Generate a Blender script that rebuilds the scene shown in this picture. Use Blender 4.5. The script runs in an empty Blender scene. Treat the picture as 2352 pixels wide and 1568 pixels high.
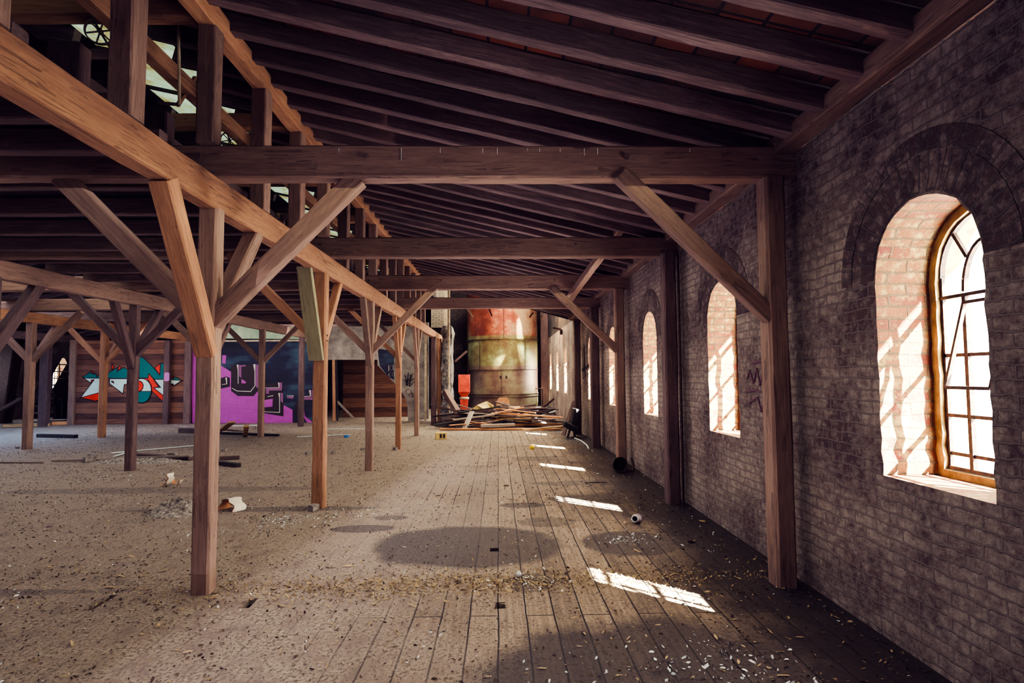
import bpy, bmesh, math, random
from math import sin, cos, pi, radians
from mathutils import Vector, Matrix, noise
from mathutils.geometry import tessellate_polygon
random.seed(7)
C = bpy.context.scene
COL = C.collection
HC = 1.7                                    # eye height
FPX, YAW, PITCH, ROLL = 1353, .023, .058, -.007
_F = Vector((sin(YAW)*cos(PITCH), cos(YAW)*cos(PITCH), sin(PITCH)))
_R = Vector((cos(YAW), -sin(YAW), 0)); _U = _R.cross(_F)
_R, _U = _R*cos(ROLL)+_U*sin(ROLL), -_R*sin(ROLL)+_U*cos(ROLL)

def at(px, py, X=None, Y=None, Z=None):      # a measured image point -> the place in the hall it belongs to
    d = _F*FPX+_R*(px-1176)+_U*(784-py)
    t = X/d.x if X is not None else Y/d.y if Y is not None else (Z-HC)/d.z
    return Vector((d.x*t, d.y*t, HC+d.z*t))

def lin(c):
    return tuple(((v/255)/12.92 if v/255 <= .04045 else ((v/255+.055)/1.055)**2.4) for v in c)+(1,)

# ------------------------------------------------------------------ materials
def newmat(name):
    m = bpy.data.materials.new(name); m.use_nodes = True
    nt = m.node_tree; nt.nodes.clear()
    out = nt.nodes.new('ShaderNodeOutputMaterial')
    b = nt.nodes.new('ShaderNodeBsdfPrincipled')
    nt.links.new(b.outputs[0], out.inputs[0])
    return m, nt, b
def N(nt, t, **kw):
    n = nt.nodes.new(t)
    for k, v in kw.items(): setattr(n, k, v)
    return n
def setin(n, **kw):
    for k, v in kw.items(): n.inputs[k.replace('_', ' ')].default_value = v
def ramp(nt, stops, fac):
    r = N(nt, 'ShaderNodeValToRGB'); e = r.color_ramp.elements
    while len(e) < len(stops): e.new(.5)
    for i, (p, c) in enumerate(stops): e[i].position = p; e[i].color = lin(c) if len(c) == 3 else c
    nt.links.new(fac, r.inputs[0]); return r.outputs[0]
def noisen(nt, vec, scale, detail=6, rough=.6, dist=0):
    n = N(nt, 'ShaderNodeTexNoise'); setin(n, Scale=scale, Detail=detail, Roughness=rough, Distortion=dist)
    nt.links.new(vec, n.inputs['Vector']); return n.outputs['Fac']
def mapping(nt, src, scale=(1, 1, 1), loc=None):
    m = N(nt, 'ShaderNodeMapping'); m.inputs['Scale'].default_value = scale
    nt.links.new(src, m.inputs['Vector'])
    if loc is not None: nt.links.new(loc, m.inputs['Location'])
    return m.outputs[0]
def math_(nt, op, a, b=None, c=None, clamp=False):
    n = N(nt, 'ShaderNodeMath', operation=op); n.use_clamp = clamp
    for i, v in enumerate((a, b, c)):
        if v is None: continue
        if isinstance(v, (int, float)): n.inputs[i].default_value = v
        else: nt.links.new(v, n.inputs[i])
    return n.outputs[0]
def mixc(nt, fac, a, b, mode='MIX'):
    n = N(nt, 'ShaderNodeMix', data_type='RGBA', blend_type=mode)
    for i, v in ((0, fac), (6, a), (7, b)):
        if isinstance(v, (int, float)): n.inputs[i].default_value = v
        elif isinstance(v, tuple): n.inputs[i].default_value = v
        else: nt.links.new(v, n.inputs[i])
    return n.outputs[2]
def bump(nt, b, h, strength=.5, dist=.01):
    n = N(nt, 'ShaderNodeBump'); setin(n, Strength=strength, Distance=dist)
    nt.links.new(h, n.inputs['Height']); nt.links.new(n.outputs[0], b.inputs['Normal'])

def wood(name, dark, mid, light, crack=.5, rough=.8, mottle=.5):
    m, nt, b = newmat(name)
    tc = N(nt, 'ShaderNodeTexCoord'); oi = N(nt, 'ShaderNodeObjectInfo')
    off = N(nt, 'ShaderNodeCombineXYZ')
    r100 = math_(nt, 'MULTIPLY', oi.outputs['Random'], 60)
    for i in range(3): nt.links.new(r100, off.inputs[i])
    g = noisen(nt, mapping(nt, tc.outputs['Object'], (20, 20, 1.6), off.outputs[0]), 1.5, 10, .72, 1.2)
    big = noisen(nt, mapping(nt, tc.outputs['Object'], (2.5, 2.5, .9), off.outputs[0]), 1.3, 4, .6)
    fac = math_(nt, 'ADD', math_(nt, 'MULTIPLY', g, 1-mottle*.6), math_(nt, 'MULTIPLY', big, mottle*.6))
    col = ramp(nt, [(.22, dark), (.5, mid), (.8, light)], fac)
    cr = noisen(nt, mapping(nt, tc.outputs['Object'], (9, 9, .35), off.outputs[0]), 2.2, 9, .55, .8)
    crf = ramp(nt, [(.0, (255,)*3), (.475, (255,)*3), (.497, (0,)*3), (.519, (255,)*3)], cr)
    g2 = noisen(nt, mapping(nt, tc.outputs['Object'], (1, 1, .8), off.outputs[0]), 2.4, 3)
    cmask = math_(nt, 'MULTIPLY', math_(nt, 'SUBTRACT', 1, crf), math_(nt, 'GREATER_THAN', g2, .53))
    col = mixc(nt, math_(nt, 'MULTIPLY', cmask, crack), col, lin((22, 14, 12)))
    hv = N(nt, 'ShaderNodeHueSaturation'); nt.links.new(col, hv.inputs['Color'])
    nt.links.new(math_(nt, 'MULTIPLY_ADD', oi.outputs['Random'], .45, .78), hv.inputs['Value'])
    nt.links.new(hv.outputs[0], b.inputs['Base Color'])
    b.inputs['Roughness'].default_value = rough
    h = math_(nt, 'SUBTRACT', g, math_(nt, 'MULTIPLY', cmask, 1.2))
    bump(nt, b, h, .55, .01)
    return m
def plain(name, c1, c2, scale=6, rough=.7, metal=0, bmp=.3, dist=.005, stops=(.35, .65)):
    m, nt, b = newmat(name); tc = N(nt, 'ShaderNodeTexCoord')
    n = noisen(nt, tc.outputs['Object'], scale, 8, .65)
    nt.links.new(ramp(nt, [(stops[0], c1), (stops[1], c2)], n), b.inputs['Base Color'])
    b.inputs['Roughness'].default_value = rough; b.inputs['Metallic'].default_value = metal
    if bmp: bump(nt, b, n, bmp, dist)
    return m
def brick(name, c1, c2, mort, paint, amount=.5, scale=1.0, strength=1.0):
    m, nt, b = newmat(name)
    uv = N(nt, 'ShaderNodeUVMap')
    dn = N(nt, 'ShaderNodeTexNoise'); setin(dn, Scale=3.4, Detail=7, Roughness=.7)
    nt.links.new(uv.outputs[0], dn.inputs['Vector'])
    dv = N(nt, 'ShaderNodeVectorMath', operation='MULTIPLY_ADD')
    nt.links.new(dn.outputs['Color'], dv.inputs[0]); dv.inputs[1].default_value = (.07, .075, 0)
    nt.links.new(uv.outputs[0], dv.inputs[2])
    bt = N(nt, 'ShaderNodeTexBrick'); nt.links.new(dv.outputs[0], bt.inputs['Vector'])
    setin(bt, Color1=lin(c1), Color2=lin(c2), Mortar=lin(mort), Scale=1/scale)
    bt.inputs['Mortar Size'].default_value = .008; bt.inputs['Mortar Smooth'].default_value = .4
    bt.inputs['Brick Width'].default_value = .245; bt.inputs['Row Height'].default_value = .0775
    n1 = noisen(nt, uv.outputs[0], 1.1, 5, .6); n2 = noisen(nt, uv.outputs[0], 14, 8, .75)
    n3 = noisen(nt, uv.outputs[0], 45, 5, .6)
    # worn limewash: more of it on raised bricks and edges
    pm = math_(nt, 'ADD', math_(nt, 'MULTIPLY', n1, .55), math_(nt, 'MULTIPLY', n2, .6))
    pmask = ramp(nt, [(.62-amount*.18, (0,)*3), (.74-amount*.1, (255,)*3)], pm)
    col = mixc(nt, n2, bt.outputs['Color'], lin(tuple(int(v*.55) for v in c1)))
    col = mixc(nt, math_(nt, 'MULTIPLY', pmask, .8), col, lin(paint))
    mm = math_(nt, 'MULTIPLY', bt.outputs['Fac'], .85)
    col = mixc(nt, mm, col, lin(mort))
    nt.links.new(col, b.inputs['Base Color']); b.inputs['Roughness'].default_value = .9
    h = math_(nt, 'ADD', math_(nt, 'MULTIPLY', math_(nt, 'SUBTRACT', 1, bt.outputs['Fac']), .8),
              math_(nt, 'ADD', math_(nt, 'MULTIPLY', n2, .9), math_(nt, 'MULTIPLY', n3, .25)))
    bump(nt, b, h, strength, .045)
    return m

M = {}
M['oak'] = wood('oak', (76, 58, 54), (134, 108, 94), (176, 150, 130))
M['oak_warm'] = wood('oak_warm', (96, 66, 52), (158, 116, 86), (198, 158, 120))
M['oak_dark'] = wood('oak_dark', (44, 34, 38), (88, 68, 66), (134, 110, 104))
M['old'] = wood('old', (44, 34, 36), (98, 78, 74), (150, 126, 116), crack=.4)
M['rafter'] = wood('rafter', (54, 42, 46), (108, 88, 88), (166, 144, 138), crack=.3)
M['pale'] = wood('pale', (120, 96, 66), (186, 150, 104), (226, 196, 146), crack=.2)
M['grey_board'] = wood('grey_board', (84, 76, 74), (140, 128, 120), (190, 178, 168), crack=.3)
M['green_board'] = wood('green_board', (104, 98, 72), (150, 144, 112), (180, 174, 144), crack=.3)
M['orange_board'] = wood('orange_board', (140, 92, 58), (194, 142, 96), (226, 184, 136), crack=.2)
M['black_board'] = wood('black_board', (14, 12, 14), (38, 34, 36), (80, 74, 74), crack=.2)
M['brick'] = brick('limewashed_brick', (124, 96, 92), (98, 76, 80), (136, 122, 118), (196, 182, 170), .7, strength=1.0)
M['brick_reveal'] = brick('reveal_brick', (128, 54, 34), (158, 118, 62), (96, 80, 56), (178, 160, 106), .3, strength=.8)
M['brick_arch'] = brick('arch_brick', (118, 90, 88), (92, 72, 78), (104, 92, 92), (186, 170, 160), .5)
M['brick_dark'] = brick('sooty_brick', (62, 46, 42), (48, 38, 38), (40, 34, 34), (112, 100, 92), .3)
M['brick_white'] = brick('white_brick', (226, 216, 196), (206, 196, 178), (120, 108, 96), (240, 232, 214), .5)
M['rubble'] = plain('rubble', (54, 54, 58), (170, 166, 160), 9, .95, 0, 1, .05)
M['iron'] = plain('iron', (30, 24, 26), (84, 62, 52), 30, .6, .5, .3)
M['wheel'] = plain('wheel_iron', (58, 52, 46), (112, 104, 88), 20, .6, .4, .3)
M['rebate'] = plain('rebate_plaster', (106, 88, 52), (172, 146, 92), 7, .85)
M['plaster'] = plain('plaster', (118, 112, 106), (176, 168, 158), 2.2, .9, 0, .3)
M['mint'] = plain('mint_skylit', (150, 186, 156), (206, 222, 192), 2.5, .7, 0, .1)
M['black'] = plain('void_dark', (6, 5, 8), (14, 11, 15), 3, 1, 0, 0)  # flat black painted as the darkness beneath the floor holes
M['pipe'] = plain('pale_pipe', (150, 134, 110), (214, 200, 170), 5, .5, 0, .1)
M['red'] = plain('red_paint', (170, 62, 44), (222, 98, 70), 4, .5, 0, .15)
M['ceramic'] = plain('ceramic', (196, 186, 170), (232, 226, 212), 6, .4, 0, .1)
M['ceramic_in'] = plain('ceramic_fired', (170, 112, 70), (206, 150, 104), 8, .7, 0, .1)
M['stone'] = plain('stone', (96, 90, 88), (164, 156, 150), 12, .95, 0, .8, .02)
M['white_chip'] = plain('paint_chip', (176, 184, 190), (238, 240, 240), 9, .7, 0, 0)
M['leaf'] = plain('crumbs', (34, 26, 24), (110, 92, 70), 7, .95, 0, 0)
M['straw'] = plain('straw', (128, 108, 76), (196, 174, 130), 9, .9, 0, 0)
M['yellow'] = plain('yellow_plastic', (232, 196, 16), (248, 220, 40), 4, .4, 0, 0)
M['blue'] = plain('blue_plastic', (20, 90, 170), (40, 120, 200), 4, .4, 0, 0)
M['card'] = plain('cardboard', (196, 172, 106), (224, 202, 140), 5, .9, 0, .1)
M['pvc'] = plain('white_strip', (190, 206, 214), (226, 234, 236), 4, .5, 0, 0)
M['seat'] = plain('black_vinyl', (12, 10, 12), (30, 26, 28), 8, .5, 0, .3)

def flat(name, c, rough=.65, var=.12):
    m, nt, b = newmat(name); tc = N(nt, 'ShaderNodeTexCoord')
    n = noisen(nt, tc.outputs['Object'], 3, 6)
    d = tuple(int(v*(1-var)) for v in c)
    st = noisen(nt, mapping(nt, tc.outputs['Object'], (.8, 1, 12)), 2, 5)
    nt.links.new(ramp(nt, [(.35, d), (.65, c)], math_(nt, 'MULTIPLY_ADD', st, .5, math_(nt, 'MULTIPLY', n, .5))), b.inputs['Base Color'])
    b.inputs['Roughness'].default_value = rough
    return m
for k, c in dict(teal=(0, 118, 112), gwhite=(206, 232, 224), orange=(244, 66, 18), outline=(60, 26, 18), magenta=(190, 84, 184),
                 lilac=(150, 92, 142), letter=(48, 30, 36), highlight=(214, 206, 204), scrawl=(34, 26, 40), chalk=(200, 190, 184),
                 mag_dab=(196, 120, 190), faded=(92, 42, 62)).items():
    M[k] = flat('paint_'+k, c)

def planked(name, stops, along='x', width=.2, extra=None):    # wide boards with dark joints, boards run along x (wall) 
    m, nt, b = newmat(name); tc = N(nt, 'ShaderNodeTexCoord')
    sx = N(nt, 'ShaderNodeSeparateXYZ'); nt.links.new(tc.outputs['Object'], sx.inputs[0])
    zz = math_(nt, 'DIVIDE', sx.outputs['Z'], width)
    cell = math_(nt, 'FLOOR', zz); fr = math_(nt, 'FRACT', zz)
    wn = N(nt, 'ShaderNodeTexWhiteNoise', noise_dimensions='1D'); nt.links.new(cell, wn.inputs['W'])
    g = noisen(nt, mapping(nt, tc.outputs['Object'], (1, 1, 14)), 1.8, 8, .6, .5)
    f = math_(nt, 'ADD', math_(nt, 'MULTIPLY', g, .6), math_(nt, 'MULTIPLY', wn.outputs['Value'], .4))
    col = ramp(nt, stops, f)
    if extra: col = extra(nt, sx, col)
    gap = math_(nt, 'LESS_THAN', fr, .05)
    col = mixc(nt, math_(nt, 'MULTIPLY', gap, .8), col, lin((18, 12, 12)))
    nt.links.new(col, b.inputs['Base Color']); b.inputs['Roughness'].default_value = .75
    bump(nt, b, math_(nt, 'SUBTRACT', g, gap), .4, .01)
    return m
M['wall_brown'] = planked('brown_boards', [(.25, (62, 40, 32)), (.5, (112, 74, 56)), (.75, (146, 106, 80))])
def navy(nt, sx, col):
    n = noisen(nt, mapping(nt, N(nt, 'ShaderNodeTexCoord').outputs['Object'], (.35, 1, .8)), 1.2, 3)
    c = ramp(nt, [(.35, (20, 20, 38)), (.52, (34, 38, 66)), (.68, (74, 108, 130))], n)
    return mixc(nt, .85, col, c)
M['wall_navy'] = planked('navy_boards', [(.3, (30, 24, 34)), (.7, (60, 48, 56))], extra=navy)

# roof underside: clay tiles on battens
def tiles():
    m, nt, b = newmat('clay_tiles_underside'); tc = N(nt, 'ShaderNodeTexCoord')
    bt = N(nt, 'ShaderNodeTexBrick'); nt.links.new(mapping(nt, tc.outputs['Object'], (1, 1, 0)), bt.inputs['Vector'])
    bt.offset = 0
    setin(bt, Color1=lin((150, 76, 40)), Color2=lin((92, 52, 36)), Mortar=lin((10, 7, 8)), Scale=1)
    bt.inputs['Mortar Size'].default_value = .012; bt.inputs['Brick Width'].default_value = .3; bt.inputs['Row Height'].default_value = .19
    n = noisen(nt, tc.outputs['Object'], 5, 8, .7); n2 = noisen(nt, tc.outputs['Object'], .9, 4)
    c = mixc(nt, math_(nt, 'MULTIPLY', n, .75), bt.outputs['Color'], lin((34, 24, 24)))
    c = mixc(nt, ramp(nt, [(.4, (0,)*3), (.65, (255,)*3)], n2), c, lin((30, 22, 24)))
    nt.links.new(c, b.inputs['Base Color']); b.inputs['Roughness'].default_value = .9
    bump(nt, b, math_(nt, 'SUBTRACT', n, bt.outputs['Fac']), .8, .02)
    return m
M['tiles'] = tiles()
def boards_mat():
    m, nt, b = newmat('old_boarding'); tc = N(nt, 'ShaderNodeTexCoord')
    bt = N(nt, 'ShaderNodeTexBrick'); nt.links.new(mapping(nt, tc.outputs['Object'], (1, 1, 0)), bt.inputs['Vector'])
    setin(bt, Color1=lin((60, 44, 44)), Color2=lin((40, 30, 34)), Mortar=lin((8, 6, 8)), Scale=1)
    bt.inputs['Mortar Size'].default_value = .006; bt.inputs['Brick Width'].default_value = 3; bt.inputs['Row Height'].default_value = .2
    n = noisen(nt, tc.outputs['Object'], 5, 8, .7)
    nt.links.new(mixc(nt, math_(nt, 'MULTIPLY', n, .7), bt.outputs['Color'], lin((20, 15, 18))), b.inputs['Base Color'])
    b.inputs['Roughness'].default_value = .9
    return m
M['boards'] = boards_mat()

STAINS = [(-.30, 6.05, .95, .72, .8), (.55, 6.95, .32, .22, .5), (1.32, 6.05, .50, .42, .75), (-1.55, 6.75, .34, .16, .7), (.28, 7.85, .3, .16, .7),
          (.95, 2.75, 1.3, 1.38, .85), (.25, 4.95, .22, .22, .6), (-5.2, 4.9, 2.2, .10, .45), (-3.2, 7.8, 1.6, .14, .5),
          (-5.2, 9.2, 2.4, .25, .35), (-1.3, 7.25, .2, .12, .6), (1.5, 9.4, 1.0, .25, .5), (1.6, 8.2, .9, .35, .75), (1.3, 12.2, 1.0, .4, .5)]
def floor_mat():
    m, nt, b = newmat('floor_planks'); tc = N(nt, 'ShaderNodeTexCoord'); P = tc.outputs['Object']
    sx = N(nt, 'ShaderNodeSeparateXYZ'); nt.links.new(P, sx.inputs[0])
    sw = N(nt, 'ShaderNodeCombineXYZ'); nt.links.new(sx.outputs['Y'], sw.inputs[0]); nt.links.new(sx.outputs['X'], sw.inputs[1])
    dn = N(nt, 'ShaderNodeTexNoise'); setin(dn, Scale=1.1, Detail=7, Roughness=.6); nt.links.new(sw.outputs[0], dn.inputs['Vector'])
    dv = N(nt, 'ShaderNodeVectorMath', operation='MULTIPLY_ADD'); nt.links.new(dn.outputs['Color'], dv.inputs[0])
    dv.inputs[1].default_value = (.03, .03, 0); nt.links.new(sw.outputs[0], dv.inputs[2])
    bt = N(nt, 'ShaderNodeTexBrick'); nt.links.new(dv.outputs[0], bt.inputs['Vector'])
    setin(bt, Color1=(1, 1, 1, 1), Color2=(.55, .55, .57, 1), Mortar=(0, 0, 0, 1), Scale=1)
    bt.inputs['Mortar Size'].default_value = .006; bt.inputs['Mortar Smooth'].default_value = .3
    bt.inputs['Brick Width'].default_value = 4.3; bt.inputs['Row Height'].default_value = .2
    bt.offset = .37
    g = noisen(nt, mapping(nt, sw.outputs[0], (1, 22, 1)), 1.6, 8, .65, .4)
    dust = noisen(nt, sw.outputs[0], .55, 6, .6); grit = noisen(nt, sw.outputs[0], 38, 6, .8); mid = noisen(nt, sw.outputs[0], 4.5, 8, .75)
    base = ramp(nt, [(.25, (108, 90, 76)), (.5, (142, 124, 104)), (.75, (176, 158, 134))], g)
    base = mixc(nt, 1.0, base, bt.outputs['Color'], 'MULTIPLY')
    dustc = ramp(nt, [(.35, (112, 98, 92)), (.65, (170, 156, 138))], mid)
    # dust lies thicker to the left of the first row of posts, bare planks to the right
    lx = math_(nt, 'MULTIPLY_ADD', sx.outputs['X'], -.16, .02)
    df = math_(nt, 'ADD', math_(nt, 'MAXIMUM', lx, -.12), dust, clamp=True)
    dfm = ramp(nt, [(.40, (60,)*3), (.68, (245,)*3)], df)
    col = mixc(nt, dfm, base, dustc)
    crumbs = ramp(nt, [(.545, (0,)*3), (.62, (255,)*3)], math_(nt, 'ADD', math_(nt, 'MULTIPLY', grit, .7), math_(nt, 'MULTIPLY', mid, .34)))
    col = mixc(nt, math_(nt, 'MULTIPLY', crumbs, .75), col, lin((58, 44, 42)))
    # grime along the right wall, with shade painted into the same dark band
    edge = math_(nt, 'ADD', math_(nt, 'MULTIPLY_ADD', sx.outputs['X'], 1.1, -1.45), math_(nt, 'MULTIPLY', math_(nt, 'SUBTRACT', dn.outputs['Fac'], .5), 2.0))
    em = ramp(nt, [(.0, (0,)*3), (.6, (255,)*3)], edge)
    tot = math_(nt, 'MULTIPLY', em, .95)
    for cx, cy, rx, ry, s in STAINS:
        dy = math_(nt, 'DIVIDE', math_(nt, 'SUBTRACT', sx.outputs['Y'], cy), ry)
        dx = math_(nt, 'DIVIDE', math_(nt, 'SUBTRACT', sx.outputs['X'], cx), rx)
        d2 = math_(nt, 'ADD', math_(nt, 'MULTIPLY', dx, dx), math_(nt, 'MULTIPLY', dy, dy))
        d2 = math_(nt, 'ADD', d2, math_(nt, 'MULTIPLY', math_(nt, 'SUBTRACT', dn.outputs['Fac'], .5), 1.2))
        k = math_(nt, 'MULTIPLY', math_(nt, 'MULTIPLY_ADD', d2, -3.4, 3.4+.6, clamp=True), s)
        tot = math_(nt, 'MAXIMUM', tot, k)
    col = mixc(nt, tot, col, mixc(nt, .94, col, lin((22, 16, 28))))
    col = mixc(nt, math_(nt, 'MULTIPLY', bt.outputs['Fac'], math_(nt, 'SUBTRACT', 1.0, math_(nt, 'MULTIPLY', dfm, .9))), col, lin((20, 14, 16)))
    nt.links.new(col, b.inputs['Base Color'])
    nt.links.new(math_(nt, 'SUBTRACT', .82, math_(nt, 'MULTIPLY', tot, .15)), b.inputs['Roughness'])
    h = math_(nt, 'SUBTRACT', math_(nt, 'ADD', math_(nt, 'MULTIPLY', g, .3), math_(nt, 'MULTIPLY', math_(nt, 'ADD', grit, crumbs), .4)), math_(nt, 'MULTIPLY', bt.outputs['Fac'], math_(nt, 'SUBTRACT', 1.0, dfm)))
    bump(nt, b, h, .7, .012)
    return m
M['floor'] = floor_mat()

def tank_mat():
    m, nt, b = newmat('rusted_tank'); tc = N(nt, 'ShaderNodeTexCoord'); P = tc.outputs['Object']
    sx = N(nt, 'ShaderNodeSeparateXYZ'); nt.links.new(P, sx.inputs[0])
    n = noisen(nt, P, .9, 6, .65); n2 = noisen(nt, P, 5, 8, .7)
    zz = sx.outputs['Z']
    top = ramp(nt, [(.36, (110, 50, 36)), (.5, (168, 92, 66)), (.62, (196, 168, 140))], math_(nt, 'ADD', n, math_(nt, 'MULTIPLY', sx.outputs['X'], .06)))
    midc = ramp(nt, [(.38, (112, 88, 58)), (.5, (136, 132, 86)), (.62, (172, 184, 138))], n)
    low = ramp(nt, [(.36, (92, 74, 70)), (.5, (132, 110, 94)), (.64, (152, 150, 116))], n)
    c = mixc(nt, math_(nt, 'GREATER_THAN', zz, 3.36), midc, top)
    c = mixc(nt, math_(nt, 'GREATER_THAN', zz, 1.95), low, c)
    c = mixc(nt, math_(nt, 'MULTIPLY', n2, .5), c, lin((74, 48, 36)))
    nt.links.new(c, b.inputs['Base Color']); b.inputs['Metallic'].default_value = .25; b.inputs['Roughness'].default_value = .48
    bump(nt, b, n2, .25, .01)
    return m
M['tank'] = tank_mat()

def emis(name, col, s, stain=None):
    m, nt, b = newmat(name); tc = N(nt, 'ShaderNodeTexCoord')
    n = noisen(nt, tc.outputs['Object'], 2.2, 8, .7); n2 = noisen(nt, tc.outputs['Object'], 14, 5, .7)
    f = math_(nt, 'ADD', math_(nt, 'MULTIPLY', n, .75), math_(nt, 'MULTIPLY', n2, .25))
    c = ramp(nt, [(.36, (92, 96, 56)), (.45, (176, 170, 110)), (.53, col), (.62, (226, 236, 210))], f)
    nt.links.new(c, b.inputs['Base Color']); nt.links.new(c, b.inputs['Emission Color'])
    b.inputs['Emission Strength'].default_value = s; b.inputs['Roughness'].default_value = .5
    return m
M['skyglass'] = emis('algae_glass_glow', (170, 204, 180), .75)  # glass glows by itself in place of daylight coming through

def pane_mat():
    m = bpy.data.materials.new('dirty_glass'); m.use_nodes = True; nt = m.node_tree; nt.nodes.clear()
    out = N(nt, 'ShaderNodeOutputMaterial'); tr = N(nt, 'ShaderNodeBsdfTransparent'); di = N(nt, 'ShaderNodeBsdfTranslucent'); gl = N(nt, 'ShaderNodeBsdfGlossy')
    setin(gl, Roughness=.1); setin(di, Color=lin((220, 214, 190)))
    tc = N(nt, 'ShaderNodeTexCoord'); n = noisen(nt, tc.outputs['Object'], 5, 8, .7)
    f = ramp(nt, [(.60, (2,)*3), (.80, (50,)*3)], n)
    m1 = N(nt, 'ShaderNodeMixShader'); m2 = N(nt, 'ShaderNodeMixShader'); m2.inputs[0].default_value = .04
    nt.links.new(f, m1.inputs[0]); nt.links.new(tr.outputs[0], m1.inputs[1]); nt.links.new(di.outputs[0], m1.inputs[2])
    nt.links.new(m1.outputs[0], m2.inputs[1]); nt.links.new(gl.outputs[0], m2.inputs[2]); nt.links.new(m2.outputs[0], out.inputs[0])
    return m
M['pane'] = pane_mat()

# ------------------------------------------------------------------ object helpers
def link(o, parent=None, M4=None):
    COL.objects.link(o)
    if parent is not None:
        o.parent = parent
        base = parent.get('_m')
        pm = PM[parent.name]
        M4 = pm.inverted() @ (M4 or Matrix())
    PM[o.name] = (PM[parent.name] @ M4) if parent is not None else (M4 or Matrix())
    if M4 is not None: o.matrix_basis = M4
    return o
PM = {}
def thing(name, label, cat, loc=(0, 0, 0), group=None):
    o = bpy.data.objects.new(name, None); o.empty_display_size = .1
    link(o, None, Matrix.Translation(Vector(loc)))
    return tag(o, label, cat, group)
def tag(o, label=None, cat=None, group=None, kind=None):
    if label: o['label'] = label
    if cat: o['category'] = cat
    if group: o['group'] = group
    if kind: o['kind'] = kind
    return o
class MB:
    def __init__(s): s.v = []; s.f = []
    def add(s, vs, fs):
        k = len(s.v); s.v += [Vector(v) for v in vs]; s.f += [tuple(i+k for i in f) for f in fs]; return s
    def box(s, c, d, R=None, taper=1):
        x, y, z = d[0]/2, d[1]/2, d[2]/2
        vs = [Vector((a*x*(taper if e > 0 else 1), b_*y*(taper if e > 0 else 1), e*z)) for e in (-1, 1) for a, b_ in ((-1, -1), (1, -1), (1, 1), (-1, 1))]
        if R is not None: vs = [R @ v for v in vs]
        return s.add([v+Vector(c) for v in vs], [(3, 2, 1, 0), (4, 5, 6, 7), (0, 1, 5, 4), (1, 2, 6, 5), (2, 3, 7, 6), (3, 0, 4, 7)])
    def bar(s, a, b_, w, h=None, n=None):
        a, b_ = Vector(a), Vector(b_); z = (b_-a); L = z.length; z.normalize()
        ref = Vector((0, 0, 1)) if abs(z.z) < .95 else Vector((0, 1, 0))
        y = (ref-z*ref.dot(z)).normalized(); x = y.cross(z)
        if n: pr = [(cos(2*pi*i/n)*w, sin(2*pi*i/n)*w) for i in range(n)]
        else: h = h or w; pr = [(-w/2, -h/2), (w/2, -h/2), (w/2, h/2), (-w/2, h/2)]
        m = len(pr); vs = [p+x*q[0]+y*q[1] for p in (a, b_) for q in pr]
        return s.add(vs, [tuple(range(m))[::-1], tuple(range(m, 2*m))]+[(i, (i+1) % m, m+(i+1) % m, m+i) for i in range(m)])
    def tube(s, pts, r, n=8):
        for a, b_ in zip(pts, pts[1:]): s.bar(a, b_, r, n=n)
        return s
    def lathe(s, prof, c=(0, 0, 0), n=32, R=None, cap=False):
        vs = []; c = Vector(c)
        for r, z in prof:
            for i in range(n):
                v = Vector((r*cos(2*pi*i/n), r*sin(2*pi*i/n), z)); vs.append(c+(R @ v if R is not None else v))
        fs = [(j*n+i, j*n+(i+1) % n, (j+1)*n+(i+1) % n, (j+1)*n+i) for j in range(len(prof)-1) for i in range(n)]
        if cap: fs += [tuple(range(n))[::-1], tuple(range((len(prof)-1)*n, len(prof)*n))]
        return s.add(vs, fs)
    def build(s, name, mat, parent=None, origin=None, smooth=False, uvs=None, bevel=0):
        me = bpy.data.meshes.new(name)
        if origin is None:
            origin = PM[parent.name].translation.copy() if parent is not None else Vector((sum(v.x for v in s.v)/len(s.v), sum(v.y for v in s.v)/len(s.v), min(v.z for v in s.v)))
        origin = Vector(origin)
        me.from_pydata([v-origin for v in s.v], [], s.f); me.update()
        if uvs:
            ul = me.uv_layers.new(name='UVMap')
            for p in me.polygons:
                for li, q in zip(p.loop_indices, uvs[p.index]): ul.data[li].uv = q
        if smooth: me.polygons.foreach_set('use_smooth', [True]*len(me.polygons))
        me.materials.append(M[mat] if isinstance(mat, str) else mat)
        o = bpy.data.objects.new(name, me); link(o, parent, Matrix.Translation(origin))
        if bevel:
            md = o.modifiers.new('bev', 'BEVEL'); md.width = bevel; md.segments = 2; md.limit_method = 'ANGLE'
        return o

def beam_mesh(L, w, h, rough=.005, seg=.22, cham=None, taper=1.0, seed=None):
    seed = seed if seed is not None else random.random()*100
    cham = cham or min(w, h)*.09
    pr = []
    x, y = w/2, h/2
    for sx_, sy_, order in ((1, 1, 0), (-1, 1, 1), (-1, -1, 0), (1, -1, 1)):
        a = (sx_*x, sy_*(y-cham)); b_ = (sx_*(x-cham), sy_*y)
        pr += [a, b_] if order == 0 else [b_, a]
    n = max(2, min(90, int(L/seg))); vs = []; fs = []
    for i in range(n+1):
        z = L*i/n; t = 1+(taper-1)*i/n
        for k, (px, py) in enumerate(pr):
            d = noise.noise(Vector((px*9+seed, py*9+k*.7, z*2.1)))*rough*2
            e = noise.noise(Vector((px*3-seed, k*1.3, z*.7)))*rough*1.6
            vs.append((px*t*(1+(d+e)/w), py*t*(1+(d-e)/h), z))
        if i: fs += [((i-1)*8+k, (i-1)*8+(k+1) % 8, i*8+(k+1) % 8, i*8+k) for k in range(8)]
    fs += [tuple(range(8))[::-1], tuple(range(n*8, n*8+8))]
    me = bpy.data.meshes.new('beam'); me.from_pydata(vs, [], fs); me.update()
    return me
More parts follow.
